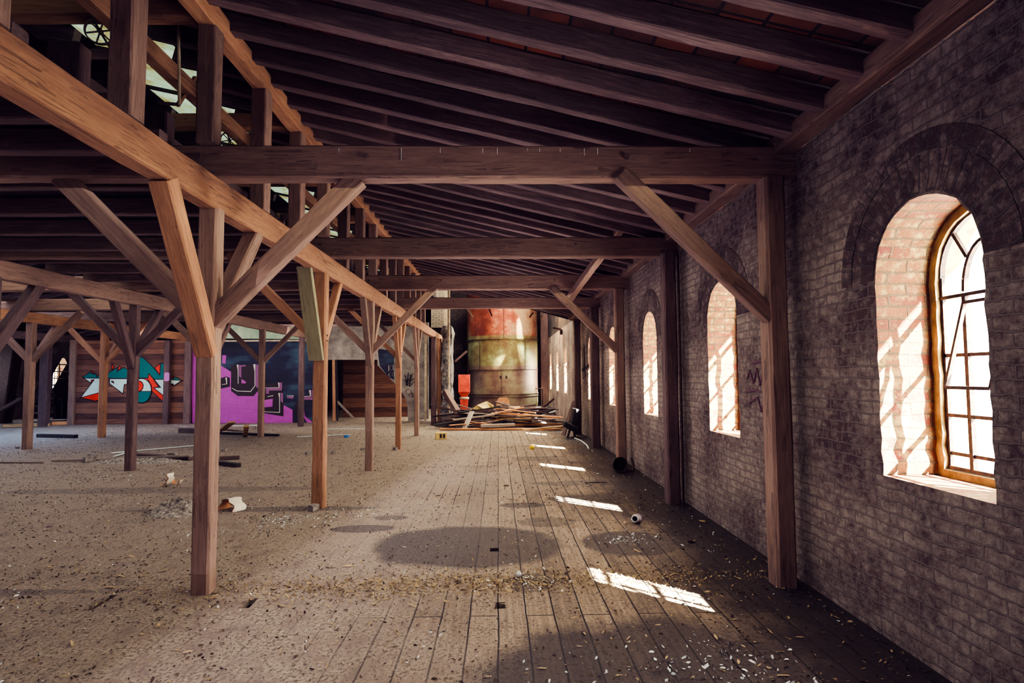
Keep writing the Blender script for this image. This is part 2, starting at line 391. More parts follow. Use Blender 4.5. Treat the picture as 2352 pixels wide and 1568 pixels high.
def frame(a, b_):
    a, b_ = Vector(a), Vector(b_); z = (b_-a).normalized()
    ref = Vector((0, 0, 1)) if abs(z.z) < .97 else Vector((0, 1, 0))
    y = (ref-z*ref.dot(z)).normalized(); x = y.cross(z)
    m = Matrix((x, y, z)).transposed().to_4x4(); m.translation = a
    return m
def beam(name, a, b_, w, h, mat, parent=None, **kw):
    me = beam_mesh((Vector(b_)-Vector(a)).length, w, h, **kw); me.materials.append(M[mat])
    o = bpy.data.objects.new(name, me); link(o, parent, frame(a, b_)); return o
def copyo(src, M4, parent=None):
    o = src.copy(); COL.objects.link(o)
    if parent is not None:
        o.parent = parent; M4 = PM[parent.name].inverted() @ M4
    o.matrix_basis = M4; PM[o.name] = M4; return o
ORD = ['first', 'second', 'third', 'fourth', 'fifth', 'sixth', 'seventh', 'eighth', 'ninth', 'tenth', 'eleventh', 'twelfth', 'thirteenth',
       'fourteenth', 'fifteenth', 'sixteenth', 'seventeenth', 'eighteenth', 'nineteenth', 'twentieth']

# ------------------------------------------------------------------ layout numbers (metres)
XW, XLW = 2.486, -20.8                       # inner faces of the right and left wall
YB, YE = -1.6, 31.0
R1, R2, R3, R4 = -2.36, -6.83, -11.47, -16.3  # post rows
TIEY = [4.765, 8.0, 11.04, 14.2, 17.1]
TB, TT = 3.33, 3.605                         # tie bottom / top
WTOP, PL = 3.54, 3.69
def zr(X): return 3.577+.235*(2.36-X) if X >= -9.16 else 3.577+.235*(2.36+9.16*2+X)  # underside of the rafters
WINY = [3.37+3.13*k for k in range(9)]; WINY[5] = 18.87; WINY[6] = 21.85; WINY[7] = 24.9; WINY[8] = 28.1
SILL, SPR, WR = 1.04, 2.31, .432

# ------------------------------------------------------------------ setting: walls
def win_loop(c, r, sill, spr, jit=.0, step=.0775):
    pts = []
    z = sill
    while z < spr-.02: pts.append((c-r+random.uniform(-jit, jit), z)); z += step
    n = 18
    for i in range(n+1):
        a = pi-pi*i/n; rr = r+random.uniform(-jit, jit)*.6; pts.append((c+rr*cos(a), spr+rr*sin(a)))
    zs = []; z = sill
    while z < spr-.02: zs.append(z); z += step
    for z in reversed(zs): pts.append((c+r+random.uniform(-jit, jit), z))
    return pts
def wall_with_windows(name, X, sgn, y0, y1, z0, z1, wins, mat, thick=.54):
    """plane x=X, room on the -sgn side; reveals run to X+sgn*thick"""
    loops = [win_loop(c, WR, SILL, SPR, .011) for c in wins]
    def inset(l, c):
        k = (WR-.055)/WR
        return [(c+(y-c)*k, SILL+.045+(z-SILL)*(SPR-SILL-.045)/(SPR-SILL) if z < SPR else SPR+(z-SPR)*k) for y, z in l]
    ins = [inset(l, c) for l, c in zip(loops, wins)]
    def P(x, p): return Vector((x, p[0], p[1]))
    vs, fs, uv = [], [], []
    def panel(x, lps):
        outer = [(y0, z0), (y1, z0), (y1, z1), (y0, z1)]
        polys = [[Vector((p[0], p[1], 0)) for p in outer]]+[[Vector((p[0], p[1], 0)) for p in l] for l in lps]
        flatp = [p for l in polys for p in l]; k = len(vs)
        for p in flatp: vs.append(Vector((x, p.x, p.y)))
        for t in tessellate_polygon(polys):
            fs.append(tuple(k+i for i in t)); uv.append([(flatp[i].x, flatp[i].y) for i in t])
    panel(X, loops); panel(X+sgn*thick, ins)
    o = MB(); o.v = vs; o.f = fs
    w = o.build(name, mat, origin=(X, 0, 0), uvs=uv); w['kind'] = 'structure'
    for i, (lo, li) in enumerate(zip(loops, ins)):
        mb = MB(); uvs = []
        n = len(lo); arc = 0
        for k in range(n):
            a, b_ = lo[k], lo[(k+1) % n]; L = math.hypot(b_[0]-a[0], b_[1]-a[1])
            v0 = a[1] if k < n-1 and abs(a[0]-b_[0]) < .03 else arc; v1 = b_[1] if v0 == a[1] else arc+L
            if k == n-1: v0, v1 = 0, L
            mb.add([P(X, a), P(X+sgn*.36, a), P(X+sgn*.36, b_), P(X, b_)], [(0, 1, 2, 3)]); uvs.append([(0, v0), (.36, v0), (.36, v1), (0, v1)])
            arc += L
        r = mb.build('trim_%d' % (TR[0]), 'brick_reveal', origin=(X, wins[i], SILL), uvs=uvs); TR[0] += 1; r['kind'] = 'structure'
        mb = MB()
        n2 = len(li)
        m_ = min(n, n2)
        for k in range(m_):
            a, b_ = lo[k], lo[(k+1) % m_]; c, d = li[k], li[(k+1) % m_]
            mb.add([P(X+sgn*.36, a), P(X+sgn*.36, c), P(X+sgn*.36, d), P(X+sgn*.36, b_)], [(0, 1, 2, 3)])
            mb.add([P(X+sgn*.36, c), P(X+sgn*thick, c), P(X+sgn*thick, d), P(X+sgn*.36, d)], [(0, 1, 2, 3)])
        r = mb.build('trim_%d' % (TR[0]), 'rebate', origin=(X, wins[i], SILL)); TR[0] += 1; r['kind'] = 'structure'
    return w
TR = [1]
wall_with_windows('wall_right', XW, 1, YB, YE, 0, WTOP, WINY, 'brick')
LWIN = [28.47-3.13*k for k in range(6)]
wall_with_windows('wall_left', XLW, -1, YB, YE, 0, WTOP, LWIN, 'brick')
def arch_ring(c, r0, r1, proud):
    mb = MB(); uvs = []; n = 26
    for i in range(n):
        a0, a1 = pi*i/n, pi*(i+1)/n; q = []
        for a, r in ((a0, r0), (a0, r1), (a1, r1), (a1, r0)):
            q.append(Vector((XW-proud+random.uniform(-.002, .002), c+r*cos(a), SPR+r*sin(a))))
        mb.add(q, [(0, 1, 2, 3)]); s = (r0+r1)/2
        uvs.append([(r0, a0*s), (r1, a0*s), (r1, a1*s), (r0, a1*s)])
        e = [q[1], q[2], q[2]+Vector((proud, 0, 0)), q[1]+Vector((proud, 0, 0))]
        mb.add(e, [(0, 1, 2, 3)]); uvs.append([(r1, a0*s), (r1, a1*s), (r1+.02, a1*s), (r1+.02, a0*s)])
    o = mb.build('trim_%d' % TR[0], 'brick_arch', origin=(XW, c, SPR), uvs=uvs); TR[0] += 1; o['kind'] = 'structure'
for c in WINY[:5]:
    arch_ring(c, WR+.012, WR+.245, .004); arch_ring(c, WR+.25, WR+.37, .006)

def quadwall(name, p, mat, kind='structure'):
    """p: 4 points anticlockwise; uv in metres"""
    p = [Vector(q) for q in p]
    L = (p[1]-p[0]).length; H = (p[3]-p[0]).length
    mb = MB().add(p, [(0, 1, 2, 3)])
    o = mb.build(name, mat, origin=p[0], uvs=[[(0, 0), (L, 0), (L, H), (0, H)]])
    if kind: o['kind'] = kind
    return o
quadwall('wall_back', [(XLW-.5, YE, 0), (3.2, YE, 0), (3.2, YE, 9), (XLW-.5, YE, 9)], 'brick_dark')
quadwall('wall_front', [(3.1, YB, 0), (XLW-.5, YB, 0), (XLW-.5, YB, 6.5), (3.1, YB, 6.5)], 'brick_dark')
quadwall('wall_right_upper', [(XW+.02, 19.3, WTOP-.05), (XW+.02, YE, WTOP-.05), (XW+.02, YE, 9), (XW+.02, 19.3, 9)], 'brick_dark')
quadwall('wall_tank_left', [(-2.6, 24.6, 4.6), (-2.6, YE, 4.6), (-2.6, YE, 9), (-2.6, 24.6, 9)], 'brick_dark')
quadwall('wall_tank_front', [(3.3, 19.62, 3.30), (-2.6, 19.62, 4.93), (-2.6, 19.62, 9), (3.0, 19.62, 9)], 'brick_dark')
quadwall('wall_tank_side', [(-2.6, 19.62, 4.9), (-2.6, 24.6, 4.9), (-2.6, 24.6, 9), (-2.6, 19.62, 9)], 'brick_dark')

# floor with real holes
HOLES = [(-.054, 5.884, .045, .06), (0.0, 4.477, .04, .065), (-3.04, 4.66, .035, .16), (-1.9, 4.6, .04, .10), (.103, 9.245, .045, .07), (1.52, 9.42, .19, .05), (1.95, 6.05, .04, .05), (-2.9, 7.4, .03, .07)]
def build_floor():
    outer = [(XLW, YB), (XW+.0, YB), (XW+.0, YE), (XLW, YE)]
    hl = [[(x-a, y-b_), (x+a*1.1, y-b_*.9), (x+a*.9, y+b_), (x-a*.8, y+b_*.95)] for x, y, a, b_ in HOLES]
    polys = [[Vector((p[0], p[1], 0)) for p in l] for l in [outer]+hl]
    fl = [p for l in polys for p in l]; mb = MB()
    mb.v = [p.copy() for p in fl]
    for t in tessellate_polygon(polys):
        a, b_, c = (fl[i] for i in t)
        mb.f.append(tuple(t) if (b_-a).cross(c-a).z > 0 else tuple(reversed(t)))
    for l in polys[1:]:
        for i in range(4):
            a, b_ = l[i], l[(i+1) % 4]; d = Vector((0, 0, -.045)); mb.add([a, b_, b_+d, a+d], [(0, 1, 2, 3)])
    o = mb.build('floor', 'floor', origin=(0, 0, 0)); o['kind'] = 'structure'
    mb = MB().add([(XLW, YB, -.3), (XW, YB, -.3), (XW, YE, -.3), (XLW, YE, -.3)], [(0, 1, 2, 3)])
    o = mb.build('floor_void', 'black', origin=(0, 0, -.3)); o['kind'] = 'structure'
build_floor()

# roof surfaces
SK0, SK1 = -3.28, -4.36                      # glazed strip
RD = .165
def roofslab(name, xa, xb, y0, y1, mat):
    L = math.hypot(xb-xa, zr(xb)-zr(xa)); ang = math.atan2(zr(xb)-zr(xa), xb-xa)
    mb = MB()
    mb.add([(0, 0, 0), (L, 0, 0), (L, y1-y0, 0), (0, y1-y0, 0), (0, 0, .05), (L, 0, .05), (L, y1-y0, .05), (0, y1-y0, .05)],
           [(0, 3, 2, 1), (4, 5, 6, 7), (0, 1, 5, 4), (1, 2, 6, 5), (2, 3, 7, 6), (3, 0, 4, 7)])
    me = bpy.data.meshes.new(name); me.from_pydata([tuple(v) for v in mb.v], [], mb.f); me.materials.append(M[mat])
    o = bpy.data.objects.new(name, me)
    link(o, None, Matrix.Translation((xa, y0, zr(xa)+RD)) @ Matrix.Rotation(-ang, 4, 'Y')); o['kind'] = 'structure'
    return o
def roof2(name, xa, xb, y0, y1, mat): return roofslab(name, min(xa, xb), max(xa, xb), y0, y1, mat)
roof2('ceiling', SK0, 3.9, YB, 19.6, 'tiles')
roof2('ceiling_upper', -9.16, SK1, YB, YE, 'boards')
roof2('ceiling_left', XLW-.6, -9.1601, YB, YE, 'boards')
roof2('ceiling_back', SK1, -2.6, 19.6, YE, 'boards')
quadwall('ceiling_tank', [(-2.6, 19.62, 9), (3, 19.62, 9), (3, YE, 9), (-2.6, YE, 9)], 'boards')
sk = roof2('window_20', SK1, SK0, 1.0, 19.6, 'skyglass')
mb = MB()
for k in range(22):
    y = 1.2+.85*k
    mb.bar((SK1-.05, y, zr(SK1)+RD-.02), (SK0+.05, y, zr(SK0)+RD-.02), .03, .04)
o = mb.build('window_frame', 'iron', sk, origin=(0, 0, 0))

# ------------------------------------------------------------------ windows: iron frames and panes
def window(n, c, X, sgn, tilt=False):
    r = WR-.06; x = X+sgn*.40; z0 = SILL+.06
    mb = MB()
    def Q(y, z): return Vector((x, c+y, z))
    t = .022
    for s in (-1, 1): mb.bar(Q(s*r, z0), Q(s*r, SPR), t, t*1.5)
    arc = [Q(r*cos(pi*i/16), SPR+r*sin(pi*i/16)) for i in range(17)]
    for a, b_ in zip(arc, arc[1:]): mb.bar(a, b_, t*1.5, t)
    arc = [Q(.185*cos(pi*i/12), SPR-.13+.02+(.30)*sin(pi*i/12)) for i in range(13)]
    for a, b_ in zip(arc, arc[1:]): mb.bar(a, b_, t*1.3, t)
    for y, w_ in ((-.185, 1.3), (.185, 1.3), (0, .7)): mb.bar(Q(y, z0), Q(y, SPR-.12), t*w_, t*w_)
    mb.bar(Q(0, SPR-.12), Q(0, SPR+.19), t*.8, t)
    for s in (-1, 1): mb.bar(Q(s*.15, SPR+.10), Q(s*.29, SPR+.33), t, t)
    for z, w_ in ((z0, 1.4), (1.19, .6), (1.43, 1.2), (1.81, 1), (2.18, 1.5)): mb.bar(Q(-r, z), Q(r, z), t*w_, t)
    w = mb.build('window_%d' % n, 'iron', origin=(X, c, z0)); w['kind'] = 'structure'
    pts = [(-r, z0), (r, z0)]+[(r*cos(pi*i/12), SPR+r*sin(pi*i/12)) for i in range(13)]
    MB().add([Q(*p)+Vector((sgn*.012, 0, 0)) for p in pts], [tuple(range(len(pts)))]).build('window_pane', 'pane', w, origin=(X, c, z0))
    if tilt:
        a = [Vector((x-.02, c+.17, 2.13)), Vector((x-.02, c-.16, 2.13))]; d = Vector((-.14, 0, -.52))
        mb = MB().bar(a[0], a[1], .025, .02).bar(a[0], a[0]+d, .022, .02).bar(a[1], a[1]+d, .022, .02).bar(a[0]+d, a[1]+d, .022, .02)
        mb.build('opened_sash', 'iron', w, origin=(X, c, z0))
for i, c in enumerate(WINY): window(i+1, c, XW, 1, tilt=(i == 0))
for i, c in enumerate(LWIN[:4]): window(i+11, c, XLW, -1)

# ------------------------------------------------------------------ timber frame
rowname = {R1: 'row beside the open aisle', R2: 'second row from the right', R3: 'third row from the right', R4: 'fourth row from the right'}
def post(x, y, w, d, ztop, label, mat='oak', braces='', z0=0.0, name='timber_post', matb=None, dyf=.62, dyb=.85, bw=.115, lowb=2.2):
    t = thing(name, label, 'post', (x, y, z0))
    beam('shaft', (x, y, z0), (x, y, ztop), w, d, mat, t, rough=.006, cham=w*.12)
    matb = matb or mat
    for c in braces:
        if c == 'L': a, b_ = (x-.02, y, lowb-.05), (x-1.22, y, TB+.02)
        if c == 'R': a, b_ = (x+.02, y, lowb-.05), (x+1.20, y, TB+.02)
        if c == 'F': a, b_ = (x, y-.03, lowb-.28), (x, y-dyf, 3.10)
        if c == 'B': a, b_ = (x, y+.03, lowb-.1), (x, y+dyb, 3.10)
        beam('brace', a, b_, bw, bw*1.15, matb, t)
    if braces:
        mb = MB()
        for zz in (lowb-.02, lowb+.05): mb.bar((x-w/2-.012, y-.02, zz), (x+w/2+.012, y-.02, zz), .011, n=8)
        mb.build('peg', 'oak_dark', t)
    return t
# row 1
P1 = [4.85, 7.87, 10.87, 13.98, 17.07]
post(R1, P1[0], .15, .15, 3.09, 'large rough-hewn post with four braces, nearest of all the posts left of the aisle', 'oak', 'LRB', bw=.13)
near = COL.objects['timber_post']
beam('brace', (R1+.0, 4.83, 1.9), (R1-.0, 4.13, 3.10), .15, .14, 'oak_warm', near)
t2 = post(R1, P1[1], .165, .15, 3.09, 'orange-brown post with a wide greenish board nailed up its front', 'oak_warm', 'LB', bw=.10)
gb = beam('brace_board', (R1-.02, 7.76, 1.92), (R1-.09, 7.43, 3.10), .20, .05, 'green_board', t2); gb['label'] = 'wide greenish-yellow board'
post(R1, P1[2], .14, .13, 3.09, 'post with a long diagonal brace crossing up right to the third tie beam', 'oak', 'LRFB', bw=.10)
post(R1, P1[3], .13, .13, 3.09, 'fourth post from the front in the row beside the open aisle', 'oak_warm', 'FBL', bw=.09)
post(R1, P1[4], .13, .13, 3.09, 'fifth post from the front in the row beside the open aisle', 'oak', 'LFB', bw=.09)
post(-2.28, 20.8, .18, .18, 3.09, 'dark purple-brown post at the left end of the board heap', 'oak_dark')
post(-2.20, 22.0, .16, .16, 3.09, 'brown post between the dark post and the grey rubble pier', 'oak_warm', 'F', bw=.09)
# row 2
post(R2, 8.05, .16, .16, 3.09, 'second-row post at the left photo edge whose brace leans into view', 'oak_dark', 'B', dyb=.8, bw=.14)
post(R2, 11.18, .15, .15, 3.09, 'post with four thick braces standing before the teal and orange graffiti', 'oak_dark', 'LRFB', bw=.12)
post(R2, 14.2, .15, .15, 3.09, 'second-row post almost hidden behind the large nearest post', 'oak', 'LFB')
post(R2, 17.17, .15, .15, 3.09, 'slim post with two braces in front of the purple graffiti wall', 'oak', 'LR', bw=.11)
post(R2, 20.6, .17, .17, 3.09, 'dark post standing at the right part of the purple graffiti wall', 'oak_dark')
# row 3
post(R3, 14.7, .17, .17, 3.09, 'leftmost braced post standing on the blue-lit patch of floor', 'oak', 'BLR', bw=.12)
post(R3, 17.4, .18, .16, 3.09, 'post with a split edge in front of the left half of the graffiti boards', 'oak_warm', 'LRB', bw=.11)
post(R4, 21.6, .3, .25, 3.3, 'thick dark post in the gloom at the far left by the stair', 'oak_dark')
# right row
RP = [post(2.288, 4.82, .165, .19, TB, 'nearest post against the limewashed brick wall, with one brace', 'oak', ''),
      post(2.30, 7.87, .17, .20, TB, 'dark post by the brick wall with a thin pipe beside it', 'oak_dark', ''),
      post(2.29, 11.1, .17, .17, TB, 'third post from the front along the brick wall, with one brace', 'oak', ''),
      post(2.29, 14.0, .20, .20, TB, 'fourth post from the front along the brick wall', 'oak_dark', ''),
      post(2.29, 17.1, .18, .18, TB, 'fifth post from the front along the brick wall, mostly hidden', 'oak_dark', '')]
for k in (0, 2):
    y = RP[k].location.y-.03
    beam('brace', (2.24, y, 2.17), (1.02, y, TB+.03), .11, .135, 'oak', RP[k])
mb = MB().bar((2.38, 7.68, .0), (2.38, 7.68, 3.3), .02, n=10).build('drain_pipe', 'iron'); tag(mb, 'thin rusty vertical pipe in front of the second wall post', 'pipe')
# purlins under the ties
def cat_beam(name, a, b_, w, h, mat, label, cat='beam', group=None, **kw):
    o = beam(name, a, b_, w, h, mat, **kw); return tag(o, label, cat, group)
cat_beam('longitudinal_beam', (R1, .6, 3.21), (R1, 24.2, 3.21), .145, .262, 'oak_warm', 'long cracked beam running from upper left to the middle over the first post row', rough=.007)
cat_beam('longitudinal_beam', (R2, .6, 3.20), (R2, 22.3, 3.20), .15, .26, 'oak', 'long beam over the second post row, left of the nearest post')
cat_beam('longitudinal_beam', (R3, .6, 3.20), (R3, 22.3, 3.20), .15, .26, 'oak_warm', 'orange-lit long beam over the third post row at far left')
cat_beam('longitudinal_beam', (R4, .6, 3.20), (R4, YE-.2, 3.20), .15, .26, 'oak_dark', 'dark long beam over the farthest left post row')
for k, y in enumerate(TIEY):
    a, b_ = (XLW+.02, y+.09, (TB+TT)/2), (XW+.06, y+.09, (TB+TT)/2)
    if k == 4: b_ = (R1+.1, y+.09, (TB+TT)/2)
    lab = ['nearest big crossbeam spanning the aisle to the first wall post, with white drips', 'second crossbeam across the aisle counted from the camera',
           'third crossbeam across the aisle, braced at both ends', 'fourth crossbeam, cutting across the top of the riveted tank', 'fifth crossbeam, only over the left aisles'][k]
    t = thing('tie_beam', lab, 'beam', ((a[0]+b_[0])/2, a[1], TB))
    beam('beam_timber', a, b_, .17, TT-TB, 'oak', t, seg=.3, rough=.006)
    if k < 4:
        mb = MB()
        for X in (-1.08, 1.07, -2.43): mb.bar((X, y-.02, TT-.10), (X, y+.05, TT-.10), .022 if k == 0 else .016, n=10)
        mb.build('peg', 'oak_dark', t)
    if k == 0:
        mb = MB()
        for X, L in ((-.79, .10), (-.47, .04), (.0, .05), (.35, .03), (.72, .06), (.83, .05), (-1.3, .03), (.52, .03), (1.6, .03), (-.12, .04), (.25, .02)):
            mb.box((X, y-.001, TT-.03-L/2), (.005, .004, L))
        mb.build('paint_drip', 'white_chip', t)
# wall plates
cat_beam('wall_plate', (2.40, .4, (WTOP+PL)/2), (2.40, 19.4, (WTOP+PL)/2), .17, PL-WTOP, 'oak', 'timber wall plate lying along the top of the right brick wall', cat='beam', rough=.009)
cat_beam('wall_plate', (XLW+.08, .4, (WTOP+PL)/2), (XLW+.08, YE-.3, (WTOP+PL)/2), .17, PL-WTOP, 'oak_dark', 'wall plate on top of the far left wall', cat='beam')
# upper purlins and queen posts
cat_beam('upper_purlin', (R1, 1.6, 4.66), (R1, 19.4, 4.66), .15, .19, 'oak_warm', 'stepped upper purlin carrying the rafters over the row of short uprights', rough=.01)
cat_beam('upper_purlin', (-3.02, 1.6, 4.53), (-3.02, 19.4, 4.53), .13, .15, 'oak_warm', 'thin purlin behind the short uprights, below the glazed strip')
src = beam('short_upright', (R1, 2.72, 3.34), (R1, 2.72, 4.57), .15, .16, 'oak', rough=.006, cham=.012)
for k in range(16):
    y = 2.66+1.052*k
    on_tie = any(abs(y-t-.085) < .2 for t in TIEY[:4])
    if on_tie: o = beam('short_upright', (R1, y, TT-.005), (R1, y, 4.57), .15, .15, 'oak', rough=.006, cham=.012)
    else: o = src if k == 0 else copyo(src, Matrix.Translation((R1, y, 3.34)))
    if k == 0: o.location.y = y
    tag(o, ('%s short upright from the left, standing on the long cracked beam' % ORD[k]) if k < 8 else 'short upright far down the row on the long cracked beam', 'post', 'short uprights between the long beam and upper purlin')
src = None
for k in range(16):
    y = 3.84+1.02*k
    if src is None: src = o = beam('stub_post', (-2.82, y, 3.562), (-2.82, y, 3.89), .20, .14, 'oak_dark', cham=.012)
    else: o = copyo(src, Matrix.Translation((-2.82, y, 3.562)))
    tag(o, ('%s stub post from the left behind the short uprights' % ORD[k]) if k < 7 else 'stub post far down the line behind the short uprights', 'post', 'stub posts behind the short uprights')
cat_beam('rail', (-3.05, 1.6, 3.86), (-3.05, 19.4, 3.86), .10, .13, 'old', 'long plank rail lying beyond the stub posts', cat='rail')
for k, y in enumerate((4.72, 6.85, 8.9, 11.1, 13.2, 15.3)):
    cat_beam('collar_beam', (R1-.05, y, 4.70), (-5.6, y, 4.70), .14, .17, 'oak_warm',
             ('%s short crossbeam under the roof left of the uprights' % ORD[k]) if k < 3 else 'short crossbeam under the roof far down the hall', group='short crossbeams behind the uprights')
# rafters: right slope, upper slope, left slope
def rafters(xa, xb, ys, w, h, labf, group, mat='rafter', n=3):
    srcs = []
    for k, y in enumerate(ys):
        a, b_ = Vector((xa, y, zr(xa)+RD/2)), Vector((xb, y, zr(xb)+RD/2))
        if len(srcs) < n:
            o = beam('rafter', a, b_, w, h, mat, rough=.009, seg=.25); srcs.append(o)
        else: o = copyo(srcs[k % n], frame(a, b_))
        tag(o, labf(k), 'rafter', group)
rafters(2.44, SK0+.02, [1.35+.455*k for k in range(40)], .11, RD,
        lambda k: ('%s rafter from the near end of the right roof slope' % ORD[k]) if k < 8 else ('rafter over the aisle between the first and second crossbeams' if k < 15 else 'rafter over the aisle beyond the second crossbeam'),
        'rafters over the open aisle')
rafters(SK1-.02, -9.2, [1.5+.91*k for k in range(32)], .10, RD, lambda k: 'rafter of the upper roof slope left of the glazed strip', 'rafters of the upper slope')
rafters(XLW+.1, -9.12, [1.5+.91*k for k in range(32)], .10, RD, lambda k: 'rafter of the far left roof slope', 'rafters of the left slope')
# joists and deck between row 1 and row 2
ys = [2.2, 3.0, 3.75]+[4.3+.83*k for k in range(19)]
src = None
for k, y in enumerate(ys):
    if any(abs(y-t-.09) < .2 for t in TIEY): y += .26
    a, b_ = (R2-.2, y, 3.43), (-2.46, y, 3.43)
    if src is None: src = o = beam('ceiling_joist', a, b_, .11, .17, 'old')
    else: o = copyo(src, frame(a, b_))
    tag(o, 'dark joist under the loft deck left of the long cracked beam', 'joist', 'joists under the loft deck')
mb = MB()
for k in range(21):
    x0 = R2-.25+.21*k; mb.box((x0+.1, 10.4, 3.545), (.2, 18.6, .035))
tag(mb.build('loft_deck', 'boards'), 'dark boarded loft deck on the joists left of the long cracked beam', 'deck')
# loose timber hanging from roof
cat_beam('fallen_timber', (1.80, 8.33, 3.86), (1.40, 11.5, 3.20), .12, .12, 'oak', 'loose slanting timber hanging behind the second and third crossbeams', cat='timber')

# ------------------------------------------------------------------ sheave wheels, rod, bracket in the roof
def wheel(c, r, label):
    t = thing('pulley_wheel', label, 'wheel', c)
    R = Matrix.Rotation(pi/2, 3, 'X') @ Matrix.Rotation(0, 3, 'Z'); R = Matrix.Rotation(radians(18), 3, 'Z') @ R
    c = Vector(c); mb = MB()
    k = r*.10
    mb.lathe([(r-k, -k), (r, -k), (r, k), (r-k, k), (r-k, -k)], c, 40, R); mb.build('rim', 'wheel', t)
    mb = MB()
    for i in range(6):
        a = pi*i/3+.3; mb.bar(c+R @ Vector((r*.12*cos(a), r*.12*sin(a), 0)), c+R @ Vector((r*.93*cos(a), r*.93*sin(a), 0)), r*.07, r*.10)
    mb.build('spokes', 'wheel', t)
    MB().lathe([(0.001, -r*.22), (r*.17, -r*.22), (r*.17, r*.22), (.001, r*.22)], c, 20, R).build('hub', 'wheel', t)
    MB().bar(c+R @ Vector((0, 0, -.25)), c+R @ Vector((0, 0, .2)), r*.08, n=10).build('axle', 'iron', t)
w1 = at(230, 72, X=-3.1); wheel(w1, .108, 'small six-spoked iron wheel against the glazed roof strip at upper left')
w2 = at(527, 322, X=-3.1); wheel(w2, .098, 'second smaller-looking iron wheel just above the nearest crossbeam')
for w_, lab in ((w1, 'timber bearer under the first spoked wheel'), (w2, 'timber bearer under the second spoked wheel')):
    cat_beam('bearer', (w_.x-.3, w_.y+.1, w_.z-.13), (w_.x+.28, w_.y+.1, w_.z-.13), .06, .06, 'old', lab)
o = MB().bar(at(410, 20, X=-2.95), at(412, 240, X=-2.95), .014, n=8).build('hanging_rod', 'pipe'); tag(o, 'thin pale rod hanging in front of the glazed strip', 'rod')
t = thing('roof_bracket', 'rusty bent bracket under the glazed strip, beside the hanging rod', 'bracket', at(415, 245, X=-3.05))
MB().bar(at(360, 236, X=-3.05), at(412, 240, X=-3.05), .02, .03).build('bracket_arm', 'iron', t)
MB().bar(at(408, 242, X=-3.05), at(448, 178, X=-3.05), .03, .03).build('bracket_stay', 'oak_warm', t)

# ------------------------------------------------------------------ far partitions and graffiti
PY = 22.4
def poly_panel(name, pts, mat, thick, Y=PY, parent=None):
    P = [at(x, y, Y=Y) for x, y in pts]; n = len(P); d = Vector((0, thick, 0))
    mb = MB(); mb.v = P+[p+d for p in P]
    V = [Vector((p.x, p.z, 0)) for p in P]
    for t in tessellate_polygon([V]): mb.f.append(tuple(t)); mb.f.append(tuple(i+n for i in reversed(t)))
    mb.f += [(i, (i+1) % n, (i+1) % n+n, i+n) for i in range(n)]
    return mb.build(name, mat, parent, origin=None if parent is not None else (sum(p.x for p in P)/n, Y, min(p.z for p in P)))
def rect_wall(name, x0, x1, z0, z1, Y, thick, mat, label, cat='partition'):
    o = MB().box(((x0+x1)/2, Y+thick/2, (z0+z1)/2), (x1-x0, thick, z1-z0)).build(name, mat, origin=((x0+x1)/2, Y, z0))
    return o
pw = thing('board_partition', 'brown board partition carrying the teal, white and orange graffiti', 'partition', (-13.7, PY, 0))
MB().box((-13.75, PY+.04, 1.56), (4.35, .08, 3.12)).build('boarding', 'wall_brown', pw)
def gpoly(parent, name, mat, crop, org, sc, layer, outline=None, Y=None):
    Yp = (Y or PY)-.004*layer
    px = [(org[0]+x/sc, org[1]+y/sc) for x, y in crop]
    P = [at(x, y, Y=Yp) for x, y in px]
    mb = MB(); mb.v = P
    for t in tessellate_polygon([[Vector((p.x, p.z, 0)) for p in P]]): mb.f.append(tuple(t))
    return mb, P
def paint(parent, name, org, sc, shapes, base_layer=1, Y=None, outl=None, ow=.028):
    """shapes: (material, crop polygon); merged per material and layer"""
    groups = {}; lines = MB()
    for i, (mat, crop) in enumerate(shapes):
        mb, P = gpoly(parent, name, mat, crop, org, sc, base_layer+1+i*.25, Y=Y)
        g = groups.setdefault(mat, MB()); g.add(mb.v, mb.f)
        if outl:
            for a, b_ in zip(P, P[1:]+P[:1]):
                o2 = Vector((0, -.0005, 0)); d = (b_-a).normalized()*ow*.5
                nrm = Vector((d.z, 0, -d.x)); 
                lines.add([a-d+nrm+o2, b_+d+nrm+o2, b_+d-nrm+o2, a-d-nrm+o2], [(0, 1, 2, 3)])
    for mat, g in groups.items(): g.build(name, mat, parent)
    if outl: lines.build('graffiti_outline', outl, parent)
def ell(cx, cy, rx, ry, a0=0, a1=360, rot=0, n=28):
    out = []
    for i in range(n):
        a = radians(a0+(a1-a0)*i/(n-1 if a1-a0 < 360 else n)); x, y = rx*cos(a), ry*sin(a)
        out.append((cx+x*cos(rot)-y*sin(rot), cy+x*sin(rot)+y*cos(rot)))
    return out
